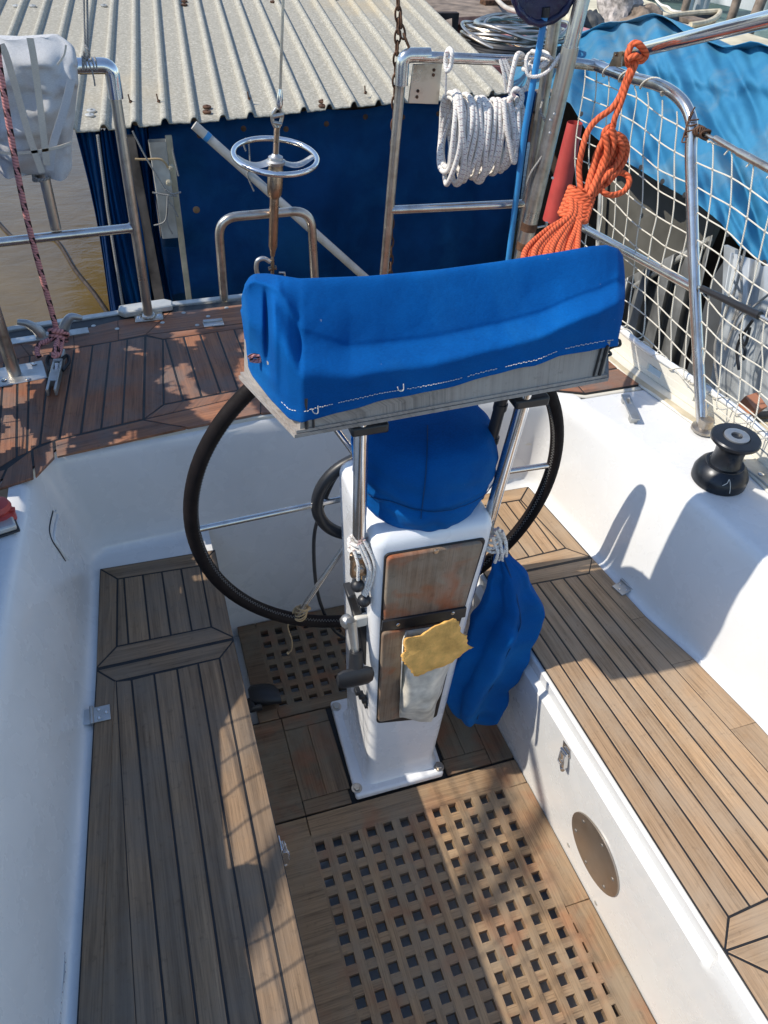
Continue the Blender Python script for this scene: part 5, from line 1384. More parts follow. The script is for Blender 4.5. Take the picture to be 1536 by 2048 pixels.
nt_ = thing('landing_net', 'blue pole topped by a dark purple padded ring, lashed upright at the right rail', 'pole', tuple(ony(1020, 480, 1.15)))
m = MB(); m.tube([ony(1009, 580, 1.14), ony(1050, 258, 1.14), ony(1091, 24, 1.14)], .0082, 18); m.build('pole', 'pole_blue', nt_)
hc_ = ony(1094, -38, 1.14); hr_ = (ony(1035, 0, 1.14)-ony(1148, 0, 1.14)).length/2*1.12
m = MB(); m.tube([hc_+V((hr_*math.cos(a), .002*math.sin(a*9), hr_*1.02*math.sin(a))) for a in np.linspace(0, 2*math.pi, 60, endpoint=False)], [.0085+.0012*math.sin(k*1.7) for k in range(60)], 10, closed=True, ref=(0, 1, 0)); m.build('padded_ring', 'float_navy', nt_)
m = MB(); m.lathe([(hr_*.98, 0), (hr_*.6, .010), (hr_*.2, .016), (.001, .017)], hc_, 48, (0, 1, 0), wob=lambda t, h: .01*math.sin(t*11)); m.build('pouch', 'float_navy', nt_, solid=.002)
m = MB(); m.tube([ony(1090, 34, 1.14), ony(1092, 14, 1.14)], .010, 14); m.build('ferrule', 'black', nt_)

# ---- boom tube tied on with the orange rope
bt_ = thing('outrigger_tube', 'polished steel tube hinged on the right stern rail and running up out of the frame', 'tube', tuple(onx(1285, 98, 1.06)))
e0 = onx(1283, 100, 1.06); e1 = onx(1536, 38, .98); m = MB(); m.tube([e0, e1+(e1-e0)*1.2], .0150, 24); m.build('tube', 'chrome', bt_)
m = MB(); hbp = onx(1240, 108, 1.07); m.tube([e0-(e1-e0).normalized()*.002, hbp], .006, 10)
for s_ in (-.010, .010): m.prism([onx(*q, 1.07)+V((s_, 0, 0)) for q in ((1238, 104), (1252, 103), (1250, 134), (1225, 132))], -.0015, .0015, axis=(1, 0, 0))
m.tube([hbp+V((-.016, 0, 0)), hbp+V((.016, 0, 0))], .005, 10); m.build('hinge_bracket', 'bronze', bt_)

# ---- orange rope hank
ok = thing('orange_rope', 'bright orange laid rope gathered in a wrapped hank, hanging from the right stern rail', 'rope', tuple(onx(1190, 330, 1.0)))
def op(q, d=0):  # hank hangs in a slanted sheet from the rail down to the cover
    y = pw([(80, .93), (200, .93), (330, .90), (400, .86), (520, .62)], q[1])-d
    return ony(q[0], q[1], y)
m = MB(); rr2 = .0072
def rp(qs, d=0, r=rr2, k=7): m.tube(smooth_path([op(q, d+.004*math.sin(i*2.1)) for i, q in enumerate(qs)], k), r, 10, uoff=random.random()*3)
# knot on the tube
rp([(1262, 92), (1255, 110), (1258, 130), (1268, 118), (1282, 122), (1290, 112), (1284, 96), (1270, 86), (1258, 95)], .0)
rp([(1255, 120), (1270, 112), (1286, 118), (1292, 108), (1280, 90), (1268, 86)], .01)
rp([(1268, 118), (1258, 145), (1250, 165), (1238, 195), (1222, 218), (1195, 238), (1176, 262), (1164, 300), (1158, 340), (1162, 385)], .0)
rp([(1274, 122), (1262, 150), (1252, 175), (1242, 205), (1230, 235), (1226, 255)], .006)
rp([(1226, 250), (1210, 262), (1204, 285), (1190, 320), (1178, 360), (1170, 395)])
for (xo, yo, w_, d) in ((0, 0, 0, 0), (8, 4, 4, .008), (16, 10, 8, .004), (24, 14, 14, -.002), (-8, 6, -8, .006), (30, 26, 14, .01), (12, 20, 0, .014)):
    rp([(1222, 258), (1216+xo*.9, 270+yo), (1200+xo, 305+yo), (1190+xo*.7, 345), (1176+xo*.35, 385), (1166+xo*.2, 405)], d)
rp([(1222, 268), (1240, 272), (1250, 290), (1252, 312), (1244, 330), (1225, 355), (1200, 378), (1178, 398)], .004)
rp([(1228, 276), (1243, 288), (1244, 308), (1232, 330), (1210, 355), (1190, 380), (1174, 398)], .012)
rp([(1234, 268), (1248, 278), (1254, 296), (1250, 318), (1243, 328)], -.006)
rp([(1210, 270), (1214, 300), (1206, 335), (1192, 362), (1180, 390)], .016)
rp([(1215, 368), (1222, 352), (1240, 345), (1255, 352), (1258, 366), (1248, 382), (1228, 390), (1212, 388), (1196, 376), (1180, 374), (1168, 385)], .010)
# wrapping turns
for k in range(7):
    a_, b_ = (1143+k*-3.2, 378+k*8.2), (1182-k*2.2, 396+k*7.2)
    A, B = op(a_), op(b_); c = (A+B)/2; U = (B-A)/2; n = V((0, -.022, 0))
    m.tube([c+U*1.08*math.cos(t)+n*math.sin(t) for t in np.linspace(0, 2*math.pi, 26, endpoint=False)], rr2, 10, closed=True)
random.seed(3)
for k in range(13):
    t = k/12; x0 = lerp(1136, 1160, t); x1 = lerp(1052, 1152, t**.9)
    rp([(x0+2, 400), (x0, 432), (lerp(x0, x1, .5)+random.uniform(-4, 4), 462), (x1+random.uniform(-3, 3), 500), (x1-6*(1-t), 540)], random.uniform(-.012, .012))
m.build('strands', 'rope_o', ok)
# ---- unseen cloths added on the port side to shade the seat and aft deck
wc = thing('shade_cloth', 'unseen blue cloth added to shade the port seat, outside the left edge of the photo', 'cloth', (-.66, .2, ZD))
m = MB(); rows = []
for k in range(41):
    y = lerp(.50, -1.3, k/40); zt_ = pw([(-1.5, .925), (-.1, .925), (.15, .945), (.28, 1.06), (.36, 1.22), (1.05, 1.28)], y)
    if -.52 < y < -.30: pass
    rows.append([(-.66+.006*math.sin(y*9+j), y, lerp(ZD+.01, zt_, j/6)) for j in range(7)])
m.grid(rows); m.build('cloth', 'blue', wc, solid=.002)
wd = thing('dapple_cloth', 'second unseen blue cloth with holes, added to dapple the aft deck, outside the left edge of the photo', 'cloth', (-.66, .9, ZD)); wd['group'] = wc['group'] = 'unseen shade cloths added on the port side'  # added out of view, holes shaped to throw sun patches on the deck
m = MB(); nyy, nzz = 110, 70
P_ = [[V((-.68+.01*math.sin(i*.2), lerp(.42, 1.42, i/nyy), lerp(.76, 1.56+.03*math.sin(i*.3), j/nzz))) for j in range(nzz+1)] for i in range(nyy+1)]
for i in range(nyy):
    for j in range(nzz):
        c = P_[i][j]; hole = mnoise.noise(V((c.y*7, c.z*9, 3.3)))+.35*mnoise.noise(V((c.y*22, c.z*30, 1)))
        if hole < (.20 if c.y > .75 else .27): m.add([P_[i][j], P_[i+1][j], P_[i+1][j+1], P_[i][j+1]], [(0, 1, 2, 3)])
m.build('cloth', 'blue', wd)

# ================================================================ surroundings
# water: one sheet, brown and shallow beside the shed, greener further out
def mat_harbour():
    m, n, l, b = nodes_of('harbour_water_sheet')
    v = coords(n, l); tc = n.new('ShaderNodeTexCoord'); sep = n.new('ShaderNodeSeparateXYZ'); l.new(tc.outputs['Object'], sep.inputs[0])
    mp = n.new('ShaderNodeMapRange'); l.new(sep.outputs[0], mp.inputs[0]); mp.inputs[1].default_value = 1.5; mp.inputs[2].default_value = 4.5
    a = ramp(n, l, noise(n, l, v, 1.6, 6, .6), [(.35, (.085, .058, .018)), (.7, (.135, .095, .034))])
    c = ramp(n, l, noise(n, l, v, 2.2, 5, .6), [(.35, (.075, .135, .125)), (.7, (.13, .20, .185))])
    l.new(mix(n, l, mp.outputs[0], a.outputs[0], c.outputs[0]), b.inputs['Base Color']); b.inputs['Roughness'].default_value = .16
    bump(n, l, b, noise(n, l, coords(n, l, scale=(1, 1.6, 1)), 6, 4, .6, .4), .14, .03); return m
MT['water'] = mat_harbour()
WZ = -.45
m = MB(); m.grid([[(x, y, WZ) for x in (-150, -20, -4, 0, 4, 20, 150)] for y in (-150, -20, -4, 0, 4, 20, 200)])
tag(m.build('water', 'water', smooth=False), 'murky brown harbour water', 'water', kind='structure')
# boat topsides so the deck is not a floating sheet
m = MB(); st_ = [(-1.25, -1.5), (-1.2, .3), (-.95, 1.17), (-.5, 1.27), (-.1, 1.315), (.3, 1.322), (.95, 1.27), (1.05, 1.2), (1.10, .8), (1.14, .2), (1.16, -1.5)]
m.grid([[(x, y, ZD-.004), (x*.985, y*.99-.01, .4), (x*.94+.01, y*.93-.05, 0), (x*.85+.03, y*.85-.1, -.6)] for x, y in st_]); m.build('topsides', 'gel_old', boat)
# stray submerged line in the brown water
m = MB(); m.tube(smooth_path([onz(*q, WZ+.005) for q in ((-40, 400), (20, 470), (60, 480), (110, 480), (150, 540), (190, 590), (230, 650))], 8), .012, 6)
tag(m.build('mooring_line', 'dark_int'), 'dark slack line floating in the brown water at the left', 'rope')

# ---- the shed: corrugated roof, tarpaulin curtain, posts
E0, E1 = onz(150, 265, .9), onz(1032, 186, .9)
ud = (E1-E0).normalized(); rd = V((.088, .995, .046)).normalized(); nn = ud.cross(rd).normalized()
if nn.z < 0: nn = -nn
shed = thing('shed', 'low boat shed with a corrugated roof and blue tarpaulin walls, beyond the stern', 'shed', tuple(E0.lerp(E1, .5)+V((0, .5, -1.3))))
pitch = (onz(505, 238, .9)-onz(205, 256, .9)).length/5
s0 = (onz(205, 256, .9)-E0).dot(ud); sL = -9*pitch+s0; sR = (E1-E0).length
prof = []; s = sL
while s < sR:
    prof += [(s-.016, 0), (s-.009, .017), (s-.004, .020), (s+.004, .020), (s+.009, .017), (s+.016, 0), (s+pitch*.35, -.001), (s+pitch*.5, .001), (s+pitch*.65, -.001)]; s += pitch
prof = [p for p in prof if p[0] < sR]
random.seed(2)
rows = []
for k in range(46):
    L_ = 6.0*(k/45)**1.4
    rows.append([E0+ud*a+rd*(L_+(.006*math.sin(a*7)+.010*mnoise.noise(V((a*9, 0, 0))) if k == 0 else 0))+nn*(h+.003*mnoise.noise(V((a*3, L_*2, 0)))-(.010*abs(mnoise.noise(V((a*6, 1, 0)))) if k == 0 else 0)) for a, h in prof])
m = MB(); m.grid(rows); m.build('roof', 'roof', shed, solid=.004, angle=50)
def on_roof(px, d=.003):
    r = V(ray(*px)); c0_ = V(CAM); t = (E0-c0_).dot(nn)/r.dot(nn); return c0_+r*t+nn*d
for q, mt in (((180, 234), 'alu_white'), ((208, 14), 'alu_white'), ((33, 15), 'alu_white'), ((66, 15), 'alu_white'), ((414, 227), 'rust'), ((645, 215), 'rust'), ((369, 12), 'rust'), ((546, 6), 'rust'), ((414, 217), 'rust'), ((645, 206), 'rust'), ((369, 5), 'rust'), ((670, 0), 'rust'), ((183, 225), 'alu_white')):
    c = on_roof(q, .0075); m = MB(); m.lathe([(.0165, -.004), (.0165, .001), (.015, .002), (.005, .003), (.0045, .006), (.001, .007)], c, 20, nn); m.build('roof_washer', mt, shed)
for q in ((262, 216), (318, 215), (498, 210), (730, 197), (135, 2), (268, 3), (308, 4), (436, -2), (484, -2)):
    c = on_roof(q, .018); m = MB(); m.tube([c, c+V((-.003, 0, .03))], .0028, 6); m.tube([c, c+V((.004, .004, .008))], .006, 6); m.build('roof_nail', 'rust', shed)
# washer labels share one description through their kind; curtain with folds
cy = lambda x: E0.y+(x-E0.x)*ud.y/ud.x+.05
m = MB(); rows = []
nx = 90
for j in range(15):
    z = lerp(.885, WZ-.05, j/14); row = []
    for i in range(nx+1):
        x = lerp(-.285, -.03, i/nx)
        f = .042*math.sin(i*.30+.8*math.sin(j*.25)+.9*math.sin(i*.09))*(.45+.55*j/14)+.012*math.sin(i*.95+j*.1)
        row.append((x+.012*math.sin(j*.5+i*.1), cy(x)+.02+f, z))
    rows.append(row)
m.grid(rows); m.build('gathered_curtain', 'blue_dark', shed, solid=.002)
m = MB(); rows = []
for j in range(25):
    z = lerp(.880, WZ-.05, j/24); row = []
    for i in range(81):
        x = lerp(-.035, 1.75, i/80); w1 = mnoise.noise(V((x*1.6, z*.7, 4)))*.09+mnoise.noise(V((x*4+z*1.2, z*1.1-x, 8)))*.045+.035*(1-abs(2*mnoise.noise(V((x*2.4-z*1.5, z*1.1+x*1.6, 2)))))+(.03+.012*math.sin(z*31))*max(0, 1-(x+.035)/.09)*(1 if z < .62 else 0)+(.03*max(0, 1-(x-.085)/.12)*math.sin(z*22))
        row.append((x, cy(x)+.035+w1, z-(.018*abs(math.sin(x*9.5)) if j == 0 else 0)))
    rows.append(row)
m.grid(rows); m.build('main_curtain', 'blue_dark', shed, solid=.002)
for k, x in enumerate(np.arange(.16, 1.5, .175)):
    m = MB(); c = V((x, cy(x)+.004, .835+.01*math.sin(k*2))); m.lathe([(.006, 0), (.011, .001), (.011, .003), (.006, .004)], c, 16, (0, -1, 0)); m.build('eyelet', 'rust', shed)
for z in (.56,):
    m = MB(); c = V((.115, cy(.115)-.01, z)); m.lathe([(.008, 0), (.014, .001), (.014, .003), (.008, .004)], c, 16, (0, -1, 0)); m.build('eyelet', 'bronze', shed)
def post(xa, w_, mt, y_, nm='post', z0=WZ-.3, z1=.86, lean=0):
    m = MB(); n_ = 10
    for sidx in range(1):
        rows = []
        for k in range(n_+1):
            z = lerp(z0, z1, k/n_); c = V((xa+lean*(z-z1), y_+.004*math.sin(k), z)); h = w_/2
            rows.append([c+V((-h, -h*.6, 0)), c+V((h, -h*.6, 0)), c+V((h, h*.6, 0)), c+V((-h, h*.6, 0))])
        m.grid(rows, close=True)
    m.build(nm, mt, shed, bevel=.003)
pt1 = ony(322, 340, 2.31); post(pt1.x, .062, 'alu_white', 2.31, z0=.50)
pt2 = ony(281, 420, 2.36); post(pt2.x, .042, 'timber', 2.38, lean=-.03)
pt3 = ony(344, 330, 2.36); post(pt3.x, .024, 'beige', 2.36)
m = MB(); m.tube([ony(388, 250, 2.25), ony(738, 562, 2.12)], .0165, 16); o = m.build('brace_pipe', 'hoseg', shed); o['label'] = 'pale diagonal brace pipe across the blue curtain'
m = MB(); a, b_ = ony(388, 250, 2.25), ony(738, 562, 2.12); m.tube([a.lerp(b_, .055), a.lerp(b_, .075)], .0175, 16); m.build('blue_tape', 'pole_blue', o)
def cordset(lists, y, r, nm='tie_cord', mt='rope_g'):
    for L in lists:
        m = MB(); m.tube(smooth_path([ony(*q, y) for q in L], 6), r, 7); m.build(nm, mt, shed)
cordset([[(270, 318), (290, 319), (318, 318), (330, 325), (336, 336)]], 2.26, .004, mt='twine'); cordset([[(265, 262), (292, 315), (330, 378)]], 2.24, .003)
cordset([[(305, 385), (332, 390), (354, 392)], [(330, 380), (345, 388), (362, 384)]], 2.25, .0035); cordset([[(335, 392), (331, 440), (308, 451)], [(337, 398), (334, 442), (345, 468)], [(335, 400), (348, 418), (356, 434)], [(345, 300), (352, 330), (357, 352)]], 2.24, .003)
cordset([[(492, 276), (488, 290), (492, 302)], [(497, 280), (500, 330), (495, 350), (508, 382)]], 2.2, .003)
for q in ((343, 335), (338, 365)):
    m = MB(); c = ony(*q, 2.29); m.lathe([(.001, -.010), (.011, -.004), (.012, .004), (.001, .010)], c, 8, (.4, -1, .3)); m.build('grommet', 'beige', shed)
m = MB(); m.box((.6, 2.85, .80), (2.6, .06, .08)); m.build('eaves_beam', 'timber', shed)
m = MB(); m.box((1.3, 4.6, .1), (1.6, .05, 1.5)); m.build('back_wall', 'dark_int', shed)
m = MB(); m.tube([ony(195, 270, 2.2), ony(215, 420, 2.2), ony(250, 640, 2.2)], .006, 6); m.build('hanging_line', 'rope_g', shed)

# ---- faded pink deck of the boat lying beyond the shed
pk_ = thing('neighbour_boat', 'faded pink and grey boat deck beyond the shed roof', 'boat', tuple(onz(950, 60, .35)))
zp = .55
m = MB(); m.prism([V((p.x, p.y, 0)) for p in [onz(*q, zp) for q in ((790, 46), (1085, 30), (1190, 60), (1190, 130), (1000, 130), (860, 120))]], zp-.5, zp); m.build('pink_deck', 'pink', pk_, bevel=.01)
m = MB(); m.prism([V((p.x, p.y, 0)) for p in [onz(*q, zp+.12) for q in ((760, -40), (1140, -60), (1120, 22), (1060, 26), (805, 40), (770, 20))]], zp+.07, zp+.12); m.build('grey_deck', 'timber', pk_, bevel=.004)
m = MB(); a = onz(965, 6, zp+.13); b_ = onz(1100, 4, zp+.13); m.box((a+b_)/2, ((b_-a).length, .10, .05), Matrix.Rotation(math.atan2((b_-a).y, (b_-a).x), 3, 'Z')); m.build('brown_thwart', 'rust', pk_, bevel=.004)
m = MB(); a = onz(790, 4, zp+.25); m.box(a, (.12, .08, .05)); m.build('brown_block', 'rust', pk_, bevel=.004)
m = MB(); m.tube(smooth_path([onz(*q, zp+.2) for q in ((980, -20), (1010, 14), (1060, 28), (1115, 42))], 8), .016, 10); tag(m.build('grey_hose', 'hoseg'), 'pale hose curving across the pink deck', 'hose')
# broken edge of roofing sheet lying at the shed corner
m = MB(); zz = .86
m.prism([onz(*q, zz) for q in ((884, 62), (902, 56), (902, 74), (884, 80))], 0, .05); m.prism([onz(*q, zz) for q in ((905, 78), (912, 80), (926, 100), (900, 96))], 0, .02); tag(m.build('broken_sheet', 'timber'), 'broken grey sheet fragment at the right edge of the shed roof', 'debris')
# coil of wire
random.seed(9); m = MB(); cW = onz(1030, 78, .90)
for k in range(15):
    rx = .30*random.uniform(.72, 1.05); ry = .26*random.uniform(.7, 1.05); c = cW+V((random.uniform(-.04, .04), random.uniform(-.04, .04), .008*k*.6))
    m.tube([c+V((rx*math.cos(a), ry*math.sin(a), .015*math.sin(2*a+k)+.01*math.sin(a*3+k*2))) for a in np.linspace(0, 2*math.pi, 40, endpoint=False)], .0085, 8, closed=True)
tag(m.build('wire_coil', 'steel_old'), 'loose coil of dull grey wire lying on blue sheeting beyond the right rail', 'wire')
m = MB()
for k in range(5):
    rx = .31-.01*k; c = cW+V((0, 0, -.02)); m.tube([c+V((rx*math.cos(a)*1.02, .28*math.sin(a), .012*math.sin(a+k)+.004*k)) for a in np.linspace(0, 2*math.pi, 40, endpoint=False)], .011, 8, closed=True)
tag(m.build('black_hose', 'black'), 'black hose coiled under the grey wire beyond the right rail', 'hose')

# ---- light blue tarpaulin over the boat alongside
YT = [(1010, 120), (1075, 108), (1120, 80), (1160, 64), (1200, 52), (1250, 42), (1285, 31), (1310, 26), (1345, 48), (1390, 72), (1440, 90), (1500, 90), (1700, 100)]
YB = [(1010, 196), (1080, 190), (1140, 205), (1170, 258), (1215, 295), (1262, 330), (1330, 372), (1400, 412), (1440, 445), (1452, 460), (1480, 495), (1536, 530), (1700, 620)]
tr = thing('tarpaulin', 'light blue tarpaulin draped in folds over the boat alongside, behind the net', 'tarp', tuple(onx(1350, 300, 2.0)))
rows = []
for j in range(46):
    t = j/45; row = []
    for i in range(110):
        px = lerp(1010, 1690, i/109); py = lerp(pw(YT, px), pw(YB, px), t)
        X = lerp(2.55, 1.72, t**.9)
        fold = .055*math.sin(px*.032-py*.010+1.0)*math.exp(-((t-.75)/.45)**2)+.02*(1-2*abs(mnoise.noise(V((px*.015-py*.006, py*.0022, 3)))))*4.2+.04*(1-2*abs(mnoise.noise(V((px*.034-py*.014, py*.004, 9)))))+.018*math.sin(px*.085+py*.05)*t+.02*mnoise.noise(V((px*.014, py*.005, 0)))+.008*mnoise.noise(V((px*.05, py*.03+px*.02, 4)))
        # ridge shaped to mimic a shadow band; below it the cloth falls away
        yr = pw([(1150, 150), (1280, 138), (1360, 165), (1430, 178), (1470, 192), (1500, 170), (1540, 190), (1700, 205)], px)
        step = .06*(1/(1+math.exp(-(py-yr)/5)))
        p = onx(px, py, X+fold+step*1.0); row.append(p)
    rows.append(row)
m = MB(); m.grid(rows); m.build('sheet', 'tarp', tr, solid=.003, sub=1, angle=180)
for q in ((1325, 363), (1370, 390), (1282, 335), (1163, 228), (1455, 468), (1528, 526)):
    m = MB(); p = onx(*q, 1.66); m.lathe([(.004, 0), (.0095, .0005), (.0095, .0012), (.004, .0016)], p, 16, (-1, -.25, .25)); m.build('eyelet', 'caulk', tr)
# ridge bump carrying on behind
m = MB(); rows = []
for j in range(10):
    row = []
    for i in range(40):
        px = lerp(1010, 1690, i/39); a = onx(px, pw(YT, px), 2.55); row.append(a+V((.22*j, .02*j, -.05*j-.012*j*j*.5+.03*mnoise.noise(V((i*.3, j*.5, 2))))))
    rows.append(row)
m.grid(rows); m.build('far_side', 'tarp', tr, solid=.003, angle=180)
# ---- what shows beneath the tarpaulin
ns = thing('covered_boat', 'dark old boat stored under the blue tarpaulin, boards and corrugated sheets stacked on it', 'boat', tuple(onx(1350, 600, 2.1)))
m = MB(); a_, b_, c_, d_ = onx(1060, 170, 2.62), onx(1900, 560, 2.62), onx(1900, 1300, 2.62), onx(1060, 900, 2.62)
m.prism([a_, b_, c_, d_], 0, .05, axis=(1, 0, 0)); m.build('dark_side', 'dark_int', ns)
m = MB(); m.prism([onx(*q, 2.05) for q in ((1196, 385), (1255, 318), (1440, 430), (1385, 560), (1385, 575), (1195, 600))], 0, .03, axis=(1, 0, 0)); m.build('board', 'panel', ns, bevel=.002)
m = MB(); m.tube([onx(1270, 572, 1.95), onx(1420, 478, 1.95)], .012, 12); m.build('white_batten', 'alu_white', ns); m = MB(); m.tube([onx(1205, 330, 2.0), onx(1192, 560, 2.0)], .012, 10); m.build('white_batten', 'alu_white', ns)
def sheetmesh(quad, X, wv, amp, mat, name, lean=0):
    rows = []; n_ = 90
    for i in range(n_+1):
        u = i/n_; a = V((lerp(quad[0][0], quad[1][0], u), lerp(quad[0][1], quad[1][1], u), 0)); b = V((lerp(quad[3][0], quad[2][0], u), lerp(quad[3][1], quad[2][1], u), 0))
        h = max(-.55, min(.75, math.sin(u*wv*2*math.pi)))*amp
        rows.append([onx(lerp(a.x, b.x, v), lerp(a.y, b.y, v), X+h+lean*v) for v in (0, .25, .5, .75, 1)])
    m = MB(); m.grid(rows); return m.build(name, mat, ns, solid=.003)
sheetmesh([(1215, 575), (1425, 470), (1330, 900), (1165, 760)], 1.95, 4.6, .045, 'sheet', 'corrugated_sheet')
sheetmesh([(1462, 505), (1640, 560), (1690, 1010), (1400, 900)], 1.72, 4.2, .022, 'sheet_light', 'corrugated_sheet', -.05)['label'] = 'paler galvanised sheet'
m = MB(); m.prism([onx(*q, 1.86) for q in ((1422, 560), (1462, 500), (1452, 700), (1398, 850), (1350, 830))], 0, .02, axis=(1, 0, 0)); m.build('slate_board', 'slab', ns, bevel=.002)
m = MB(); m.prism([onx(*q, 1.80) for q in ((1448, 490), (1470, 500), (1462, 720), (1440, 700))], 0, .015, axis=(1, 0, 0)); m.build('pale_strip', 'sheet_light', ns)
m = MB()
for L in ([(1490, 500), (1470, 580), (1430, 690), (1440, 790)], [(1478, 505), (1482, 600), (1450, 700), (1472, 640), (1500, 610)], [(1536, 590), (1500, 620), (1470, 660)], [(1466, 560), (1480, 590), (1466, 640)]): m.tube(smooth_path([onx(*q, 1.62) for q in L], 6), .004, 6)
m.build('hanging_cords', 'rope_g', ns)
m = MB()
for L in ([(1506, 640), (1484, 672), (1474, 700), (1478, 740)], [(1500, 655), (1490, 690), (1480, 668)], [(1478, 680), (1490, 700), (1486, 720)]): m.tube(smooth_path([onx(*q, 1.60) for q in L], 6), .005, 6)
m.build('dark_cords', 'black', ns)
# beige gunwale close alongside with a tile and a hose on it
m = MB(); z6 = .42
m.prism([V((p.x, p.y, 0)) for p in [onz(*q, z6) for q in ((1400, 800), (1440, 812), (1640, 850), (1700, 1000), (1560, 960), (1440, 880))]], z6-.3, z6); m.build('beige_gunwale', 'beige', ns, bevel=.01, seg=3)
m = MB(); m.prism([onx(*q, 1.45) for q in ((1466, 818), (1490, 792), (1512, 822), (1480, 845))], 0, .05, axis=(1, .2, 0)); tag(m.build('clay_tile', 'brick', bevel=.002), 'broken terracotta tile lying on the beige gunwale beyond the net', 'tile')
m = MB(); m.tube(smooth_path([onz(*q, z6+.02) for q in ((1442, 872), (1470, 845), (1500, 832), (1560, 832), (1620, 850))], 8), .013, 10); tag(m.build('black_pipe', 'black'), 'black pipe curving over the beige gunwale beyond the net', 'pipe')
# red plastic tube hanging between the steel tubes and the net
m = MB(); rows = []
for k in range(9):
    t = k/8; c = onx(lerp(1150, 1108, t), lerp(245, 440, t), 1.45); w_ = lerp(.028, .045, t)
    rows.append([c+V((w_*math.cos(a), w_*math.sin(a), 0)) for a in np.linspace(0, 2*math.pi, 20, endpoint=False)])
m.grid(rows, close=True); tag(m.build('red_fender', 'red'), 'faded red fender hanging behind the orange rope', 'fender')
# ---- quay, rocks, posts, boats in the distance
m = MB(); zq = .05
m.prism([V((p.x, p.y, 0)) for p in [onz(*q, zq) for q in ((1120, 10), (1240, -20), (1300, 2), (1380, 28), (1450, 52), (1560, 84), (1800, 150), (1800, 230), (1500, 168), (1420, 118), (1300, 90), (1150, 60))]], zq-.6, zq)
tag(m.build('quay', 'quay', bevel=.02), 'sun-bleached quay edge', 'quay', kind='structure')
def rock(px, z, r, mat, label, name='rock', sq=(1, 1, .8), seed=0, cat='rock'):
    c = onz(*px, z); m = MB(); rows = []
    for i in range(25):
        th = math.pi*i/24; row = []
        for k in range(36):
            a = 2*math.pi*k/36; d = V((math.sin(th)*math.cos(a), math.sin(th)*math.sin(a), math.cos(th)))
            q = r*(1+.35*mnoise.noise(d*1.6+V((seed, 0, 0)))+.16*mnoise.noise(d*4+V((0, seed, 0)))+.06*mnoise.noise(d*11)); row.append(c+V((d.x*q*sq[0], d.y*q*sq[1], d.z*q*sq[2])))
        rows.append(row)
    m.grid(rows, close=True); return tag(m.build(name, mat, angle=50), label, cat)
rock((1238, 30), .18, .27, 'stone', 'large pale pitted rock on the quay above the tarpaulin', seed=3, sq=(.9, .9, 1.3))
rock((1282, 44), .15, .21, 'timber', 'dark grey crumpled sack beside the pale rock', 'sack', (1.1, 1, .8), 5, 'sack')
rock((1178, 60), .25, .15, 'slab', 'dark rounded lump between the steel tube and the pale rock', 'rock', (1, 1, 1), 8)
for (px, pb, w_, lb) in ((1366, 26, .055, 'short weathered post at the quay edge beside the moored boat'), (1458, 46, .06, 'second weathered post along the quay, in open water'), (1490, 62, .07, 'leaning weathered post at the right end of the quay')):
    c = onz(px, pb, -.1); m = MB(); top_ = c+V((.03, .0, 1.3)) if px != 1490 else c+V((.22, 0, 1.0)); m.tube([c-V((0, 0, .6)), c.lerp(top_, .5)+V((.01, 0, 0)), top_], [w_, w_*.95, w_*.85], 12)
    tag(m.build('mooring_post', 'timber'), lb, 'post', 'mooring posts at the quay')
def smallboat(px, z, L, W, H, ang, label, hull='gel_old', inside='panel'):
    c = onz(*px, z); t = thing('moored_boat', label, 'boat', tuple(c)); R = Matrix.Rotation(ang, 3, 'Z'); rows = []; rin = []
    for i in range(17):
        u = i/16; w_ = W/2*(math.sin(math.pi*min(1, u*.62+.38))**.8 if u < 1 else 0)*1.0; w_ = max(w_, .004); x = (u-.5)*L; sh = H*(1+.25*u*u)
        rows.append([c+R@V((x, -w_, sh)), c+R@V((x-.02, -w_*.9, sh*.5)), c+R@V((x-.05, -w_*.5, .02)), c+R@V((x-.05, 0, 0)), c+R@V((x-.05, w_*.5, .02)), c+R@V((x-.02, w_*.9, sh*.5)), c+R@V((x, w_, sh))])
        rin.append([c+R@V((x, -w_*.92, sh)), c+R@V((x-.02, -w_*.8, sh*.6)), c+R@V((x, 0, sh*.45)), c+R@V((x-.02, w_*.8, sh*.6)), c+R@V((x, w_*.92, sh))])
    m = MB(); m.grid(rows); m.add(rows[0], [tuple(range(7))]); m.build('hull', hull, t, angle=60)
    m = MB(); m.grid(rin); m.build('inside', inside, t)
    m = MB(); m.tube([r[0] for r in rows], .03, 8); m.tube([r[-1] for r in rows], .03, 8); m.build('gunwale', 'beige', t)
    m = MB(); m.box(c+R@V((0, 0, H*.75)), (.22, W*.85, .04), R); m.build('thwart', 'timber', t)
    return t
b1 = smallboat((1385, -22), WZ+.05, 3.6, 1.4, .7, .15, 'grey-green boat with white fenders moored across the far water')
for k, q in enumerate(((1378, 4), (1400, 2), (1412, -2))):
    p = onz(*q, -.2); m = MB(); m.tube([p+V((0, 0, -.16)), p+V((0, 0, -.12)), p+V((0, 0, .12)), p+V((0, 0, .16))], [.03, .075, .075, .03], 12); m.tube([p+V((0, 0, .15)), p+V((0, .1, .5))], .01, 6); tag(m.build('fender', 'sheet_light'), ('left', 'middle', 'right')[k]+' one of three pale fenders on the far moored boat', 'fender', 'fenders on the far moored boat')
smallboat((1388, 60), zq+.02, .9, .42, .12, .4, 'small grey dinghy drawn up on the quay', 'sheet', 'slab')
smallboat((1560, 30), WZ+.1, 2.4, 1.2, .8, 2.2, 'white boat bow showing at the right edge by the leaning post', 'gel', 'beige')
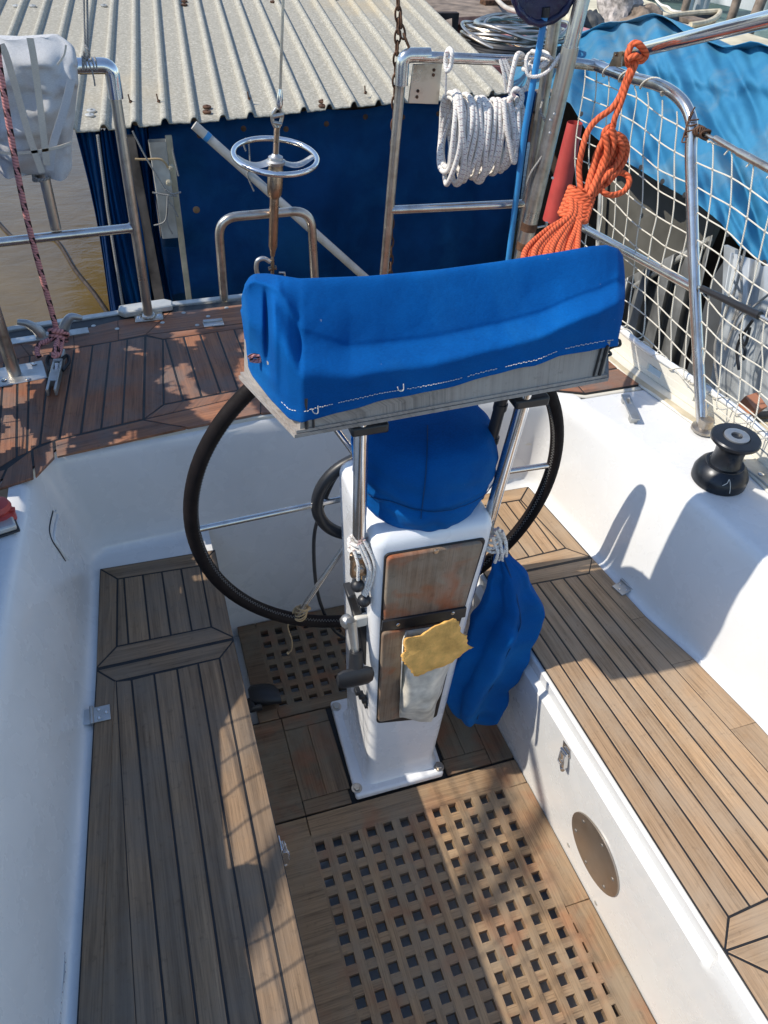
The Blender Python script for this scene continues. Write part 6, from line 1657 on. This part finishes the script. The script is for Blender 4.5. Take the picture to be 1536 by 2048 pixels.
m = MB(); m.tube(smooth_path([onz(*q, .12) for q in ((1305, -10), (1320, 8), (1336, 14), (1345, 22), (1362, 24))], 5), .014, 8)
tag(m.build('mooring_rope', 'rope_w'), 'white mooring rope lying across the quay towards the moored boat', 'rope')

# ---- rigging overhead, out of the frame: it throws the soft crossing shadows on the grating
rg = thing('rigging_lines', 'slack rigging lines overhead, above the top edge of the photo', 'rigging', (-2.2, .1, 2.4))
def sky_line(a, za, b, zb_, r, nm='line'):
    A = onz(*a, 0); B = onz(*b, 0); d = V((.92, -.10, 0))
    p, q = A-d*za, B-d*zb_; p.z = za; q.z = zb_
    e = (q-p)*.35; m = MB(); m.tube([p-e, p, q, q+e], r, 8); m.build(nm, 'rope_w', rg)
sky_line((1000, 1530), 2.6, (890, 1900), 3.2, .016); sky_line((1110, 1590), 2.6, (1010, 1760), 2.9, .019); sky_line((1010, 1590), 2.4, (1060, 1760), 2.6, .010)
sky_line((980, 1640), 2.8, (880, 2010), 3.3, .014)
# ---- port net copied from the starboard one, out of the frame
n2_ = net.copy(); scene.collection.objects.link(n2_); n2_.location.x = -.685; n2_.location.y = .35; n2_['label'] = 'second white net on the port lifelines, outside the left edge of the photo'
for ch in list(net.children):
    c = ch.copy(); scene.collection.objects.link(c); c.parent = n2_
for o in (net, n2_): o['group'] = 'safety nets along the sides'
# ---- red-capped gear just showing at the left edge
gp = thing('winch_pad', 'red knob and grey pad just showing at the left edge, on the port side deck', 'deck gear', tuple(onz(0, 1040, ZD)))
c = onz(-4, 1018, ZD+.03); m = MB(); m.lathe([(.028, -.03), (.028, -.012), (.020, -.006), (.026, .004), (.022, .014), (.008, .018)], c, 24); m.tube([c+V((-.03, 0, 0)), c+V((.03, -.004, -.004))], .005, 8); m.build('red_knob', 'red', gp)
m = MB(); c = onz(-12, 1052, ZD+.012); m.box(c, (.075, .05, .014), Matrix.Rotation(.25, 3, 'Z')); m.build('grey_pad', 'alu_white', gp, bevel=.004)
m = MB(); m.box(c-V((0, 0, .008)), (.082, .057, .005), Matrix.Rotation(.25, 3, 'Z')); m.build('pad_base', 'black', gp, bevel=.002)
